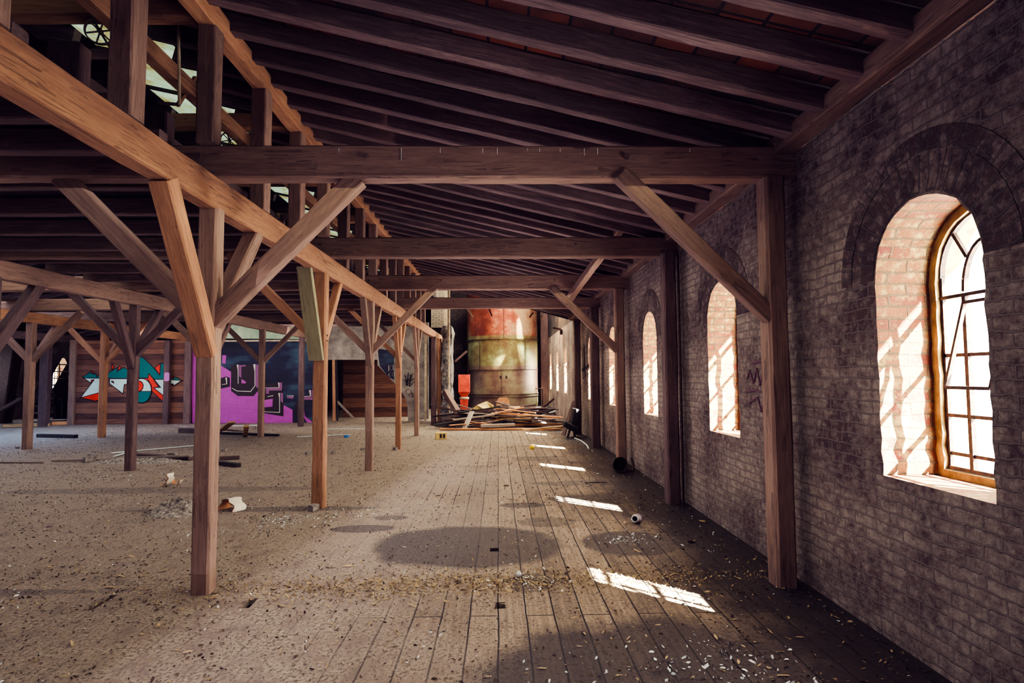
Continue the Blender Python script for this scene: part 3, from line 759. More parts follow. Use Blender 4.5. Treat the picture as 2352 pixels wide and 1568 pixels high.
g1 = [('teal', [(195, 690), (315, 612), (335, 640), (390, 640), (410, 685), (500, 600), (560, 640), (640, 590), (720, 545), (715, 600), (815, 545), (900, 600), (985, 590), (1020, 575), (1008, 712), (215, 705)]),
      ('gwhite', [(210, 705), (600, 712), (500, 800), (485, 912), (165, 1000), (365, 735), (325, 735), (320, 780)]),
      ('gwhite', [(600, 716), (1000, 716), (985, 790), (820, 800), (800, 940), (600, 790)]),
      ('orange', [(165, 1000), (485, 912), (560, 900), (540, 1000), (485, 1020), (380, 1048), (330, 1035)]),
      ('orange', [(320, 595), (365, 620), (350, 638), (330, 630)]), ('orange', [(322, 735), (365, 730), (325, 780)]),
      ('orange', [(635, 480), (665, 540), (640, 585), (630, 560)]), ('orange', [(745, 525), (778, 545), (712, 612)]),
      ('orange', [(630, 750), (655, 755), (665, 780), (635, 770)]),
      ('orange', [(1000, 400), (1040, 390), (1035, 570), (985, 575)]),
      ('orange', [(1015, 640), (1035, 705), (1175, 710), (1190, 640), (1250, 710), (1335, 838), (1262, 850), (1402, 965), (1395, 1052), (1235, 905), (1225, 820), (1180, 740), (1000, 725)]),
      ('teal', [(1050, 380), (1110, 405), (1210, 500), (1270, 560), (1352, 660), (1365, 482), (1440, 485), (1440, 725), (1268, 725), (1190, 640), (1175, 705), (1040, 705)]),
      ('orange', [(1275, 555), (1360, 485), (1355, 655)]),
      ('gwhite', [(1268, 725), (1440, 725), (1440, 960), (1402, 965), (1260, 850), (1365, 845)]),
      ('gwhite', ell(1080, 880, 145, 168)), ('teal', [(940, 905)]+[(1228, 905)]+ell(1080, 880, 146, 198, 10, 170)),
      ('orange', ell(1035, 828, 68, 80, rot=.2)), ('gwhite', [(940, 900), (1010, 905), (1000, 960), (940, 962)]),
      ('teal', [(1515, 705), (1560, 712), (1560, 680), (1625, 705), (1680, 740), (1515, 740)]), ('gwhite', [(1515, 730), (1680, 742), (1560, 820), (1555, 795), (1515, 790)]),
      ('orange', [(1520, 685), (1560, 675), (1550, 705), (1525, 710)]), ('orange', [(1520, 795), (1555, 798), (1555, 820)])]
paint(pw, 'graffiti', (160, 760), 6.533, g1, outl='outline')
# frame posts of the partitions
pp = [beam('partition_post', (-15.85, PY-.08, 0), (-15.85, PY-.08, 3.15), .22, .12, 'oak', rough=.004), beam('partition_post', (at(383, 900, Y=PY-.2).x, PY-.2, 0), (at(383, 900, Y=PY-.2).x, PY-.2, 3.1), .20, .16, 'oak_dark'),
      beam('partition_post', (at(431, 900, Y=PY-.1).x, PY-.1, 0), (at(431, 900, Y=PY-.1).x, PY-.1, 3.1), .24, .14, 'old')]
for o, l in zip(pp, ('light brown post at the left end of the teal graffiti boards', 'dark post with a lilac dab, right part of the teal graffiti', 'grey-brown post between the teal graffiti and the purple wall')): tag(o, l, 'post')
xd = at(383, 865, Y=PY-.29)
dab = MB(); dab.add([xd+Vector((a*.095, 0, b_*.16)) for a, b_ in ((-1, -.9), (-.6, -1), (.7, -1), (1, -.7), (1, .8), (.6, 1), (-.7, 1), (-1, .6))], [tuple(range(8))])
dab.build('graffiti', 'mag_dab', pp[1])

pn = thing('painted_partition', 'dark navy partition wall with large purple graffiti letters', 'partition', (-9, PY, 0))
MB().box((-9.1, PY+.04, 1.53), (4.95, .08, 3.06)).build('boarding', 'wall_navy', pn)
MB().box((-9.1, PY-.01, 3.08), (4.95, .14, .06)).build('top_rail', 'pipe', pn)
lt = 'letter'
g2 = [('magenta', [(118, 345), (205, 385), (400, 520), (580, 630), (668, 685), (665, 890), (760, 1020), (980, 1020), (1055, 930), (1075, 1100), (1170, 1265), (1390, 1300), (1395, 1145), (1520, 1210), (1520, 1395), (130, 1395)]),
      ('magenta', [(545, 455), (600, 455), (592, 572), (545, 570)]),
      (lt, [(470, 790), (600, 750), (652, 770), (652, 890), (470, 930)]),
      (lt, [(668, 600), (760, 585), (1060, 590), (1052, 910), (975, 1022), (760, 1018), (668, 950)]),
      ('lilac', [(778, 592), (870, 592), (870, 610), (810, 612), (810, 768), (778, 745)]), ('lilac', [(1010, 585), (1048, 585), (1048, 925), (1006, 882)]), ('magenta', [(812, 785), (872, 820), (872, 845), (812, 845)]),
      (lt, [(1080, 860), (1380, 830), (1395, 1145), (1392, 1302), (1080, 1250)]),
      ('lilac', [(1340, 835), (1374, 835), (1370, 942), (1195, 945), (1190, 990), (1150, 985), (1150, 915), (1340, 910)]),
      ('magenta', [(1100, 1080), (1246, 1058), (1240, 1168), (1100, 1180)]), ('lilac', [(1355, 978), (1387, 978), (1387, 1120), (1355, 1090)]),
      ('lilac', [(1440, 1032), (1532, 1025), (1528, 1058), (1445, 1050)]),
      ('lilac', [(1660, 1032), (1780, 1035), (1780, 940), (1850, 940), (1850, 1075), (1660, 1072)]),
      ('magenta', [(1665, 1110), (1692, 1300), (1790, 1375), (1785, 1395), (1720, 1390), (1665, 1290)]), (lt, [(1560, 1110), (1660, 1110), (1660, 1300), (1560, 1300)])]
def stroke(pts, w=12):
    out = []
    for (x0, y0, w0), (x1, y1, w1) in zip(pts, pts[1:]):
        dx, dy = x1-x0, y1-y0; L = math.hypot(dx, dy) or 1; nx, ny = -dy/L/2, dx/L/2
        out.append(('highlight', [(x0+nx*w0, y0+ny*w0), (x1+nx*w1, y1+ny*w1), (x1-nx*w1, y1-ny*w1), (x0-nx*w0, y0-ny*w0)]))
    return out
for s in ([(758, 585, 26), (765, 660, 12), (765, 850, 8)], [(990, 580, 34), (998, 680, 10), (998, 878, 10), (938, 958, 10), (750, 950, 9), (680, 910, 8)],
          [(1327, 835, 22), (1334, 905, 8), (1080, 908, 6)], [(1333, 980, 28), (1340, 1050, 10), (1340, 1248, 10), (1080, 1235, 6)], [(1440, 1018, 8), (1538, 1018, 8)],
          [(1758, 940, 26), (1770, 1022, 10), (1660, 1026, 7)], [(598, 765, 24), (610, 852, 9), (540, 862, 6)], [(1170, 1030, 6), (1250, 1015, 10)]): g2 += stroke(s)
paint(pn, 'graffiti', (420, 740), 6.03, g2)
mp = poly_panel('mint_panel', [(500, 700), (735, 700), (735, 779), (500, 777)], 'mint', .05, Y=PY+.1)  # skylit brightness of the panel is put into its pale colour
tag(mp, 'pale mint skylit panel above the purple graffiti wall', 'panel')
# stair wall with recess
sw = poly_panel('stair_wall', [(736, 740), (984, 740), (984, 962), (937, 967), (936, 935), (932, 915), (926, 905), (908, 882), (867, 838), (867, 826), (762, 826), (736, 826)], 'plaster', .12, Y=PY+.1)
tag(sw, 'grey plastered stair wall with scribbles and a low arched opening', 'wall')
rec = rect_wall('board_wall', -6.6, -3.0, 0, 3.2, 25.2, .08, 'wall_brown', '')
tag(rec, 'brown board wall deep in the recess behind the second post', 'wall')
def scribble(parent, name, strokes, w, mat, Y=None, X=None):
    mb = MB()
    for s in strokes:
        P = [at(x, y, Y=Y, X=X) for x, y in s]
        for a, b_ in zip(P, P[1:]): mb.bar(a, b_, w, .004) if X is None else mb.bar(a, b_, .004 if abs((b_-a).z) < 0 else w, w*.4)
    return mb.build(name, mat, parent)
scribble(sw, 'graffiti', [[(893, 838), (893, 852)], [(899, 838), (894, 845), (900, 851)], [(903, 837), (903, 850), (907, 850)], [(898, 855), (893, 858), (894, 864), (899, 863)], [(903, 855), (900, 860), (904, 864), (907, 858), (903, 855)]], .02, 'chalk', Y=PY+.09)
scribble(sw, 'graffiti', [[(928, 865), (950, 858), (930, 878), (952, 868), (932, 884), (944, 860), (940, 888), (952, 874), (926, 872), (945, 882)], [(938, 855), (934, 885)], [(930, 860), (936, 886), (948, 862)]], .035, 'scrawl', Y=PY+.09)
circ = lambda cx, cy, r: [(cx+r*cos(pi*i/7), cy+r*sin(pi*i/7)) for i in range(15)]
scribble(sw, 'graffiti', [circ(938, 899, 6), circ(944, 908, 5), circ(952, 906, 6), [(945, 923), (955, 923)], [(940, 930), (955, 929)]], .02, 'faded', Y=PY+.09)
o = poly_panel('stair_paint', [(867, 800), (905, 806), (905, 872), (893, 866), (872, 840)], 'wall_navy', .004, Y=PY+.09, parent=sw); o.name = 'graffiti'
for pts, m_, l, n_ in (([(770, 921), (776, 920), (816, 962), (812, 963)], 'grey_board', 'board leaning at a slant in the dark recess', 'leaning_board'),
                       ([(763, 826), (769, 826), (771, 966), (764, 966)], 'oak_warm', 'orange upright door stud at the left of the recess', 'door_stud'),
                       ([(771, 826), (774, 826), (776, 966), (773, 966)], 'black_board', 'thin black upright next to the orange door stud', 'door_stud')):
    o = poly_panel(n_, pts, m_, .06, Y=PY-.05); tag(o, l, 'board')
o = MB().bar(at(765, 856, Y=24), at(850, 857, Y=24), .03, n=8).build('rail', 'iron'); tag(o, 'thin horizontal iron rail across the recess', 'rail')
o = poly_panel('edge_board', [(975, 770), (980, 770), (979, 966), (975, 966)], 'pipe', .06, Y=21.7); tag(o, 'bright pale vertical board edge right of the fifth post', 'board')
# rubble pier, pipe, white brick patch
def pier():
    x0, x1 = at(1014, 900, Y=21.6).x, at(1037, 900, Y=21.6).x
    mb = MB(); n = 16
    for i in range(n+1):
        z = 3.55*i/n
        for k, (a, b_) in enumerate(((0, 0), (.5, -.05), (1, 0), (1, 1), (0, 1))):
            mb.v.append(Vector((x0+(x1-x0)*a+random.uniform(-.05, .05), 21.6+b_*1.1+random.uniform(-.06, .06), z)))
        if i: mb.f += [((i-1)*5+k, (i-1)*5+(k+1) % 5, i*5+(k+1) % 5, i*5+k) for k in range(5)]
    mb.f.append(tuple(range(n*5, n*5+5)))
    return mb.build('rubble_pier', 'rubble')
tag(pier(), 'broken grey rubble pier between the open aisle posts and the tank', 'pier')
o = MB().bar(at(1031, 965, Y=21.4), at(1031, 640, Y=21.4), .045, n=12).build('vertical_pipe', 'pipe'); tag(o, 'pale vertical pipe running up in front of the rubble pier', 'pipe')
p = [at(990, 752, Y=24.5), at(1026, 752, Y=24.5), at(1026, 660, Y=24.5), at(990, 660, Y=24.5)]
quadwall('wall_patch', p, 'brick_white')
o = MB().bar(at(1024, 780, Y=24.2), at(1024, 650, Y=24.2), .12, .12).build('white_jamb', 'pipe'); tag(o, 'flaking whitewashed jamb beside the white brick patch', 'jamb')
for k, (x, y, x2, y2) in enumerate(((1072, 708, 1086, 727), (1122, 706, 1130, 726), (1247, 725, 1240, 731), (1225, 718, 1216, 728))):
    o = MB().bar(at(x, y, Y=21), at(x2, y2, Y=21), .05, .05).build('broken_batten', 'oak_dark' if k % 2 else 'pipe')
    tag(o, ['pale broken batten hanging left of the tank top', 'dark bent batten hanging before the tank', 'stub batten at the right end of the tank top', 'short dark batten left of the roof end'][k], 'batten')

# ------------------------------------------------------------------ tank, hopper, plinth
TC = Vector((.19, 28.9, .22)); TRAD = 1.72
t = thing('riveted_tank', 'huge rusty cylindrical riveted tank with orange, green and brown bands', 'tank', TC)
MB().lathe([(TRAD, 0), (TRAD, 1.7), (TRAD, 1.75), (TRAD, 3.12), (TRAD, 3.15), (TRAD, 5.6)], TC, 72).build('tank_shell', 'tank', t, smooth=True)
MB().lathe([(TRAD, 0), (.9, .6), (.01, .7)], TC+Vector((0, 0, 5.6)), 72).build('tank_top', 'tank', t, smooth=True)
mb = MB()
for z in (.5, .62, 1.76, 3.18): mb.lathe([(TRAD, z-.03), (TRAD+.02, z-.03), (TRAD+.02, z+.03), (TRAD, z+.03)], TC, 72)
mb.build('seam_band', 'tank', t)
mb = MB()
for z in (.5, .62, 1.76, 3.18):
    for i in range(90):
        a = pi+pi*i/90; c = TC+Vector((cos(a)*(TRAD+.02), sin(a)*(TRAD+.02), z)); d = Vector((cos(a), sin(a), 0))
        mb.bar(c, c+d*.02, .02, n=5)
for ang, z0, z1 in ((-88, 3.2, 5.5), (-128, 1.8, 3.1), (-52, 1.8, 3.1), (-92, .65, 1.7)):
    z = z0
    while z < z1:
        a = radians(ang); c = TC+Vector((cos(a)*TRAD, sin(a)*TRAD, z)); d = Vector((cos(a), sin(a), 0)); mb.bar(c, c+d*.022, .02, n=5); z += .075
o = mb.build('rivets', 'iron', t); o['kind'] = 'stuff'
for px in (1150, 1163):
    c = at(px, 866, Y=27.2); MB().box(c, (.09, .05, .14)).build('bracket', 'iron', t)
c = [at(x, y, Y=27.15) for x, y in ((1140, 922), (1146, 913), (1163, 911), (1170, 920), (1171, 935), (1140, 935))]
mb = MB(); mb.v = [v for v in c]+[v+Vector((0, .08, 0)) for v in c]; mb.f = [tuple(range(6))]+[(i, (i+1) % 6, 6+(i+1) % 6, 6+i) for i in range(6)]
o = mb.build('rust_plate', 'orange_board', t); o['label'] = 'orange rusty patch plate at the foot'
MB().bar((TC.x+1.85, 27.5, .2), (TC.x+1.85, 27.5, 1.1), .02, n=8).bar((TC.x+1.85, 27.5, 1.1), (TC.x+1.5, 27.1, 1.1), .02, n=8).build('guard_rail', 'iron', t)
o = MB().box((.2, 28.3, .11), (4.5, 5.0, .22)).build('plinth', 'black_board'); o['_'] = 1; del o['_']
tag(o, 'low sooty brick plinth under the riveted tank', 'plinth')
hx = at(1066, 905, Y=26.2).x
t = thing('feed_hopper', 'small bright red hopper on a ribbed pedestal left of the tank', 'hopper', (hx, 26.2, 0.22))
z = lambda py: at(1066, py, Y=26.2).z
MB().box((hx, 26.3, (z(860)+z(900))/2), (.5, .5, z(860)-z(900))).build('hopper_box', 'red', t, bevel=.01)
MB().box((hx, 26.3, (z(900)+z(912))/2), (.24, .24, z(900)-z(912)), taper=2.05).build('hopper_funnel', 'red', t)
MB().lathe([(.18, z(917)), (.22, z(916)), (.22, z(912)), (.16, z(911)), (.001, z(911))], (hx, 26.3, 0), 24).build('collar', 'pipe', t, smooth=True)
MB().box((hx, 26.3, (z(917)+z(940))/2), (.30, .30, z(917)-z(940)), taper=1.2).build('pedestal', 'red', t)
# bracket on right wall, corner strip
o = MB().bar(at(1272, 753, X=2.0), at(1289, 757, X=2.4), .06, .06).bar(at(1289, 757, X=2.42), at(1289, 768, X=2.42), .10, .10).build('wall_bracket', 'iron'); tag(o, 'dark iron bracket jutting from the right wall near the tank', 'bracket')
o = beam('corner_post', (2.3, 29.5, 0), (2.3, 29.5, 7), .4, .35, 'oak_dark'); tag(o, 'tall dark post right of the tank', 'post')
o = beam('slanted_bar', at(1236, 946, Y=25.7), at(1272, 915, Y=26), .08, .08, 'iron'); tag(o, 'dark bar leaning low to the right of the tank', 'bar')
o = beam('slanted_strut', at(1045, 830, Y=28), at(1073, 806, Y=28), .1, .1, 'oak_dark'); tag(o, 'diagonal dark strut left of the tank', 'strut')

# wall writing on right wall
wr = COL.objects['wall_right']
def wall_scribble(strokes, w, mat):
    mb = MB()
    for s in strokes:
        P = [at(x, y, X=XW-.006) for x, y in s]
        for a, b_ in zip(P, P[1:]): mb.bar(a, b_, w, w) if False else mb.bar(a, b_, .006, w)
    o = mb.build('graffiti', mat, wr)
    o['label'] = 'faded sprayed scribble'
wall_scribble([[(1715, 870), (1722, 850), (1730, 880), (1738, 845), (1745, 885), (1752, 850), (1758, 880)], [(1712, 900), (1735, 895), (1760, 905)], [(1720, 925), (1740, 912), (1748, 945), (1755, 915)], [(1725, 835), (1750, 828)]], .018, 'faded')
wall_scribble([[(1338, 800), (1339, 870)], [(1343, 792), (1343, 868)], [(1348, 790), (1350, 872)], [(1337, 850), (1352, 840)], [(1353, 800), (1353, 850)], [(1340, 790), (1345, 866)]], .10, 'scrawl')

# ------------------------------------------------------------------ far left gloom: ladder stair, machine, chute
t = thing('ladder_stair', 'steep dark ladder stair at far left before the bluish window', 'stair', at(60, 965, Z=0))
A, B = at(52, 962, Y=24), at(160, 775, Y=24)
for k in (0, .9):
    beam('stringer', A+Vector((0, k, 0)), B+Vector((0, k, 0)), .06, .28, 'oak_dark', t)
for i in range(11):
    p = A.lerp(B, (i+.7)/11.5); MB().box((p.x, p.y+.45, p.z), (.30, .9, .04)).build('tread', 'grey_board', t)
o = MB().tube([at(78, 928, Y=24), at(126, 930, Y=24), at(127, 960, Y=24)], .04).tube([at(110, 955, Y=24), at(113, 900, Y=24)], .03).tube([at(142, 922, Y=24), at(142, 960, Y=24)], .03).build('pipe_railing', 'iron'); tag(o, 'bent grey pipe railing in the gloom under the ladder stair', 'railing')
t = thing('machine', 'dark machine with a round drum beside the brown graffiti boards', 'machine', at(152, 962, Y=24.5))
MB().lathe([(.001, -.3), (.42, -.3), (.42, .3), (.001, .3)], at(160, 892, Y=24.6), 28, Matrix.Rotation(pi/2, 3, 'X')).build('drum', 'iron', t)
MB().box(at(155, 938, Y=24.6), (.7, .6, .8)).build('housing', 'black_board', t)
o = beam('chute', at(3, 972, Y=23.5), at(45, 690, Y=23.5), .5, .5, 'iron'); tag(o, 'dark sheet metal chute slanting up at the far left edge', 'chute')
o = beam('slanted_timber', at(-60, 975, Y=22.5), at(50, 915, Y=22.5), .12, .12, 'old'); tag(o, 'slanting timber low at the far left edge', 'timber')

# ------------------------------------------------------------------ debris
def board(px0, py0, px1, py1, w, th, mat, label, z0=.02, z1=.02, name='loose_board', cat='board', group=None):
    a, b_ = at(px0, py0, Z=z0), at(px1, py1, Z=z1)
    o = beam(name, a, b_, w, th, mat, rough=.002, cham=.003); return tag(o, label, cat, group)
L = board
L(88, 1000, 175, 1002, .12, .10, 'black_board', 'long dark pole lying on the blue-lit floor at far left', .05, .05, 'pole', 'pole')
L(255, 1040, 445, 1023, .05, .02, 'pvc', 'long white strip lying behind the second-row braced post')
L(300, 1036, 262, 1048, .05, .02, 'pvc', 'short white strip crossing the end of the long white strip')
L(305, 1043, 440, 1052, .16, .06, 'old', 'brown board half behind the nearest post, below the long white strip', .04, .04)
L(312, 1050, 438, 1047, .06, .03, 'grey_board', 'thin grey batten beside the brown board left of the nearest post', .05, .1)
L(505, 1052, 550, 1050, .1, .07, 'old', 'short thick board right of the nearest post, upper of a pair', .04, .04)
L(505, 1063, 548, 1068, .1, .07, 'black_board', 'short dark board right of the nearest post, lower of a pair', .04, .04)
L(0, 1061, 100, 1061, .06, .03, 'grey_board', 'pale batten lying at the far left edge of the floor')
L(120, 1057, 275, 1053, .07, .03, 'grey_board', 'grey batten running toward the foot of the second-row braced post', .03, .03)
L(682, 1003, 806, 997, .05, .02, 'pvc', 'white strip lying behind the orange-brown post, beside the blue cap')
L(750, 985, 860, 984, .04, .02, 'pvc', 'thin white strip far back in the middle of the floor')
L(400, 977, 560, 990, .06, .05, 'grey_board', 'grey batten propped low before the partition wall', .06, .12)
L(420, 988, 500, 990, .35, .14, 'old', 'stacked brown planks at the foot of the partition beside the nearest post', .07, .07)
L(508, 988, 533, 969, .2, .05, 'pale', 'pale board propped up before the purple wall', .1, .42)
L(505, 994, 640, 999, .07, .06, 'black_board', 'dark batten lying before the purple graffiti wall', .04, .04)
L(563, 1001, 566, 978, .12, .05, 'pale', 'short pale board standing on end before the purple wall', .02, .50)
L(533, 978, 597, 976, .09, .03, 'pvc', 'white slat lying at the foot of the purple wall', .12, .12)
L(8, 978, 115, 975, .12, .10, 'pale', 'pale sill timber at the foot of the far left stair area', .06, .06)
L(120, 972, 175, 970, .14, .12, 'orange_board', 'orange-brown timber before the gap left of the graffiti boards', .07, .07)
for i, (px, py, s) in enumerate([(212, 1054, .16), (398, 1050, .18), (305, 1052, .12), (516, 1037, .13), (708, 1044, .12), (765, 1041, .10), (722, 1172, .12), (908, 1033, .11), (833, 1034, .10), (40, 1030, .08), (205, 1060, .2), (590, 985, .14)]):
    c = at(px, py, Z=0); R = Matrix.Rotation(random.random()*3, 3, 'Z')
    mb = MB(); mb.box((c.x, c.y, s*.3), (s, s*.7, s*.6), R)
    for v in mb.v: v += Vector((random.uniform(-.1, .1)*s, random.uniform(-.1, .1)*s, 0 if v.z < .01 else random.uniform(-.1, .1)*s))
    o = mb.build('rubble_block', 'stone', bevel=.008)
    tag(o, ['grey rubble lump left of the second-row braced post', 'broken block just left of the nearest post', 'small lump at the foot of the second-row braced post',
            'block fragment right of the nearest post on the far floor', 'small block left of the orange-brown post', 'small block just right of the orange-brown post',
            'stone chunk at the foot of the orange-brown post', 'stone chunk at the foot of the fourth aisle post', 'dark lump at the foot of the third aisle post', 'tiny lump at the foot of the leftmost braced post',
            'flat rubble lump in the litter at left, beside the grey rubble lump', 'pale lump before the purple wall beside the slim post'][i], 'rubble')
# hollow block in middle
c = at(1013, 1008, Z=0); t = thing('hollow_block', 'pale hollow concrete block standing alone in the middle of the floor', 'block', c)
mb = MB().box((c.x, c.y, .09), (.30, .16, .18), Matrix.Rotation(.25, 3, 'Z')); mb.build('block_body', 'card', t, bevel=.006)
mb = MB()
for k in (-.09, 0, .09): mb.box((c.x+k, c.y-.078, .09), (.055, .02, .11), Matrix.Rotation(.25, 3, 'Z'))
mb.build('block_cell', 'black_board', t)
# yellow cup, blue cap, jar
c = at(1222, 1031, Z=0); t = thing('plastic_tub', 'small bright yellow plastic tub on the aisle floor', 'tub', c)
MB().lathe([(.001, 0), (.05, 0), (.06, .09), (.055, .09), (.045, .01)], c, 20).build('tub_body', 'yellow', t, smooth=True)
MB().bar(c+Vector((-.01, 0, .09)), c+Vector((.08, 0, .07)), .03, .012).build('tub_lid', 'yellow', t)
c = at(796, 1004, Z=0); o = MB().lathe([(.001, .06), (.06, .06), (.07, .05), (.07, 0)], c, 20).build('plastic_scrap', 'blue'); tag(o, 'small blue plastic cap beside the white strip', 'cap')
c = at(1464, 1190, Z=.05); R = Matrix.Rotation(radians(80), 3, 'X') @ Matrix.Identity(3); R = Matrix.Rotation(-.5, 3, 'Z') @ R
t = thing('glass_jar', 'small jar lying on its side in the dark dirt by the wall', 'jar', c)
M['jar'] = plain('jar_glass', (130, 110, 130), (190, 176, 190), 8, .15, 0, 0)
MB().lathe([(.035, .10), (.05, .07), (.05, -.06), (.045, -.07), (.001, -.07)], c, 20, R).build('jar_body', 'jar', t, smooth=True)
MB().lathe([(.03, .085), (.04, .085), (.04, .112), (.03, .112)], c, 20, R).build('jar_rim', 'white_chip', t, smooth=True)
c = at(1192, 1325, Z=.0); o = MB().lathe([(.001, .05), (.015, .045), (.024, .03), (.02, .01), (.001, 0)], c, 14).build('pale_ball', 'white_chip', smooth=True); tag(o, 'small egg-like white lump on the dark stain in the aisle', 'lump')
# broken drain pipe shards: half shells
def shell(c, r, L_, a0, a1, yaw, mat, label, tilt=0, name='pottery_shard', roll=0):
    R = Matrix.Rotation(yaw, 3, 'Z') @ Matrix.Rotation(tilt, 3, 'Y') @ Matrix.Rotation(roll, 3, 'X')
    t = thing(name, label, 'shard', c); n = 16
    for nm, rr, mt in (('outer_face', r, mat), ('inner_face', r-.018, 'ceramic_in')):
        mb = MB()
        for i in range(n+1):
            a = radians(a0+(a1-a0)*i/n)
            for s in (0, 1):
                x = (s-.5)*L_*(1+.25*sin(i*1.3+s*2)); mb.v.append(Vector(c)+R @ Vector((x, rr*cos(a), rr*sin(a))))
            if i: mb.f.append((2*i-2, 2*i-1, 2*i+1, 2*i))
        mb.build(nm, mt, t, smooth=True)
    return t
c = at(533, 1170, Z=0); shell(c, .15, .17, -5, 185, 1.05, 'ceramic', 'curved half-pipe shard arched over the floor right of the nearest post')
c = at(375, 1098, Z=.12); shell(c+Vector((0, 0, .03)), .15, .12, 150, 275, 1.3, 'ceramic', 'larger white curved shard standing open at left', roll=.15)
c = at(406, 1098, Z=.10); shell(c+Vector((0, 0, .0)), .10, .07, 190, 350, 1.3, 'ceramic', 'narrow white curved shard beside the larger one')
# plaster heap
def heap(c, rx, ry, h, mat, name, seed=3, n=22):
    mb = MB()
    for j in range(n+1):
        for i in range(n+1):
            u, v = -1+2*i/n, -1+2*j/n; d = min(1, math.hypot(u, v))
            z_ = h*(1-d**1.5)*(.6+.9*abs(noise.noise(Vector((u*3+seed, v*3, 0)))))+.25*h*noise.noise(Vector((u*9, v*9+seed, 1)))*(1-d)
            mb.v.append(Vector((c[0]+u*rx, c[1]+v*ry, max(-.004, z_-.004))))
    for j in range(n):
        for i in range(n): mb.f.append((j*(n+1)+i, j*(n+1)+i+1, (j+1)*(n+1)+i+1, (j+1)*(n+1)+i))
    return mb.build(name, mat)
M['debris'] = plain('debris_plaster', (70, 62, 60), (196, 188, 178), 22, .95, 0, 1, .03)
o = heap(at(408, 1176, Z=0), .36, .34, .20, 'debris', 'plaster_heap'); tag(o, 'crumbled pale plaster heap left of the nearest post', 'heap', kind='stuff')
o = heap(at(320, 1060, Z=0), 1.0, .35, .10, 'debris', 'rubble_scatter', 8); tag(o, 'low scatter of rubble around the second-row braced post', 'rubble', kind='stuff')
# bucket-like ball by wall
c = at(1425, 1086, Z=0); t = thing('bucket', 'dark round bucket lying by the brick wall', 'bucket', c)
R = Matrix.Rotation(radians(80), 3, 'X'); cc = c+Vector((0, .1, .13))
MB().lathe([(.001, -.12), (.11, -.12), (.13, .12), (.12, .12), (.10, -.1)], cc, 24, R).build('bucket_body', 'iron', t, smooth=True)
MB().tube([cc+Vector((.1, -.1, -.08)), cc+Vector((.22, -.12, -.1)), cc+Vector((.26, 0, -.02)), cc+Vector((.24, .1, .1))], .02).build('bucket_handle', 'iron', t)

# ---- heap of boards before the tank
heapg = 'boards piled before the riveted tank'
hb = heap((-.1, 21.2, 0), 2.25, 2.4, .62, 'debris', 'rubbish_mound', 5, 30); tag(hb, 'mound of dark rubbish under the piled boards before the tank', 'heap', kind='stuff')
hb.data.materials[0] = plain('rubbish', (24, 18, 18), (80, 64, 54), 14, .95, 0, 1, .05)
mats_ = ['orange_board', 'old', 'oak_dark', 'black_board', 'old', 'grey_board', 'pale', 'oak_dark']
names_ = {'orange_board': 'orange-brown board', 'pale': 'pale yellow board', 'oak_dark': 'dark brown board', 'black_board': 'blackened board', 'old': 'weathered brown board', 'grey_board': 'grey board'}
random.seed(21)
for k in range(78):
    y = random.uniform(19.0, 22.6); d = (y-21.2)/2.4
    zt = .50*(1-d*d*.8)*random.uniform(.25, 1)+.03
    Ln = random.uniform(.8, 2.6); cx = random.uniform(-2.0+Ln*.3, 1.9-Ln*.3); yaw = random.gauss(0, .55); tl = random.gauss(0, .11)
    dv = Vector((cos(yaw)*cos(tl), sin(yaw)*cos(tl), sin(tl)))*Ln/2
    m_ = mats_[k % 8]; c = Vector((cx, y, zt+abs(dv.z)))
    o = beam('loose_board', c-dv, c+dv, random.uniform(.08, .2), random.uniform(.02, .05), m_, rough=.002, cham=.003)
    tag(o, names_[m_]+' in the tangled heap before the riveted tank', 'board', heapg)
L(1010, 985, 1290, 985, .14, .05, 'orange_board', 'long orange board lying along the near edge of the heap', .04, .04)
L(1085, 977, 1295, 974, .12, .06, 'orange_board', 'sunlit orange board second from the near edge of the heap', .10, .10)
L(1200, 987, 1292, 979, .10, .04, 'pale', 'pale board slanting at the right near corner of the heap', .07, .12)
L(1104, 978, 1182, 975, .22, .08, 'grey_board', 'thick grey-green plank across the front of the heap', .14, .16)
def upr(pa, pb, Ya, Yb, w, th, mat, label, name='leaning_board', cat='board'):
    o = beam(name, at(*pa, Y=Ya), at(*pb, Y=Yb), w, th, mat, rough=.002, cham=.003); return tag(o, label, cat)
upr((1067, 985), (1084, 945), 18.7, 19.4, .16, .04, 'grey_board', 'pale grey board propped upright at the front of the heap')
upr((1044, 965), (1052, 985), 19.6, 19.0, .12, .04, 'black_board', 'short dark board propped left of the pale grey one')
upr((1293, 1002), (1319, 921), 16.8, 17.5, .11, .05, 'old', 'long plank leaning against the right wall beside the black seat')
upr((1050, 945), (1022, 898), 20.6, 21.2, .18, .18, 'oak', 'round log leaning against the rubble pier', 'leaning_log', 'log')
upr((1146, 953), (1102, 941), 20.3, 20.6, .14, .04, 'pale', 'pale board sloping down from the yellow carton')
upr((1186, 957), (1226, 943), 20.3, 21.0, .12, .04, 'orange_board', 'bright board sloping up right on the heap')
upr((1228, 960), (1276, 944), 20.3, 21.2, .05, .05, 'pvc', 'thin white lath poking up at the right of the heap')
upr((1180, 950), (1182, 934), 20.6, 21.0, .40, .04, 'pale', 'square pinkish board standing on the heap right of centre')
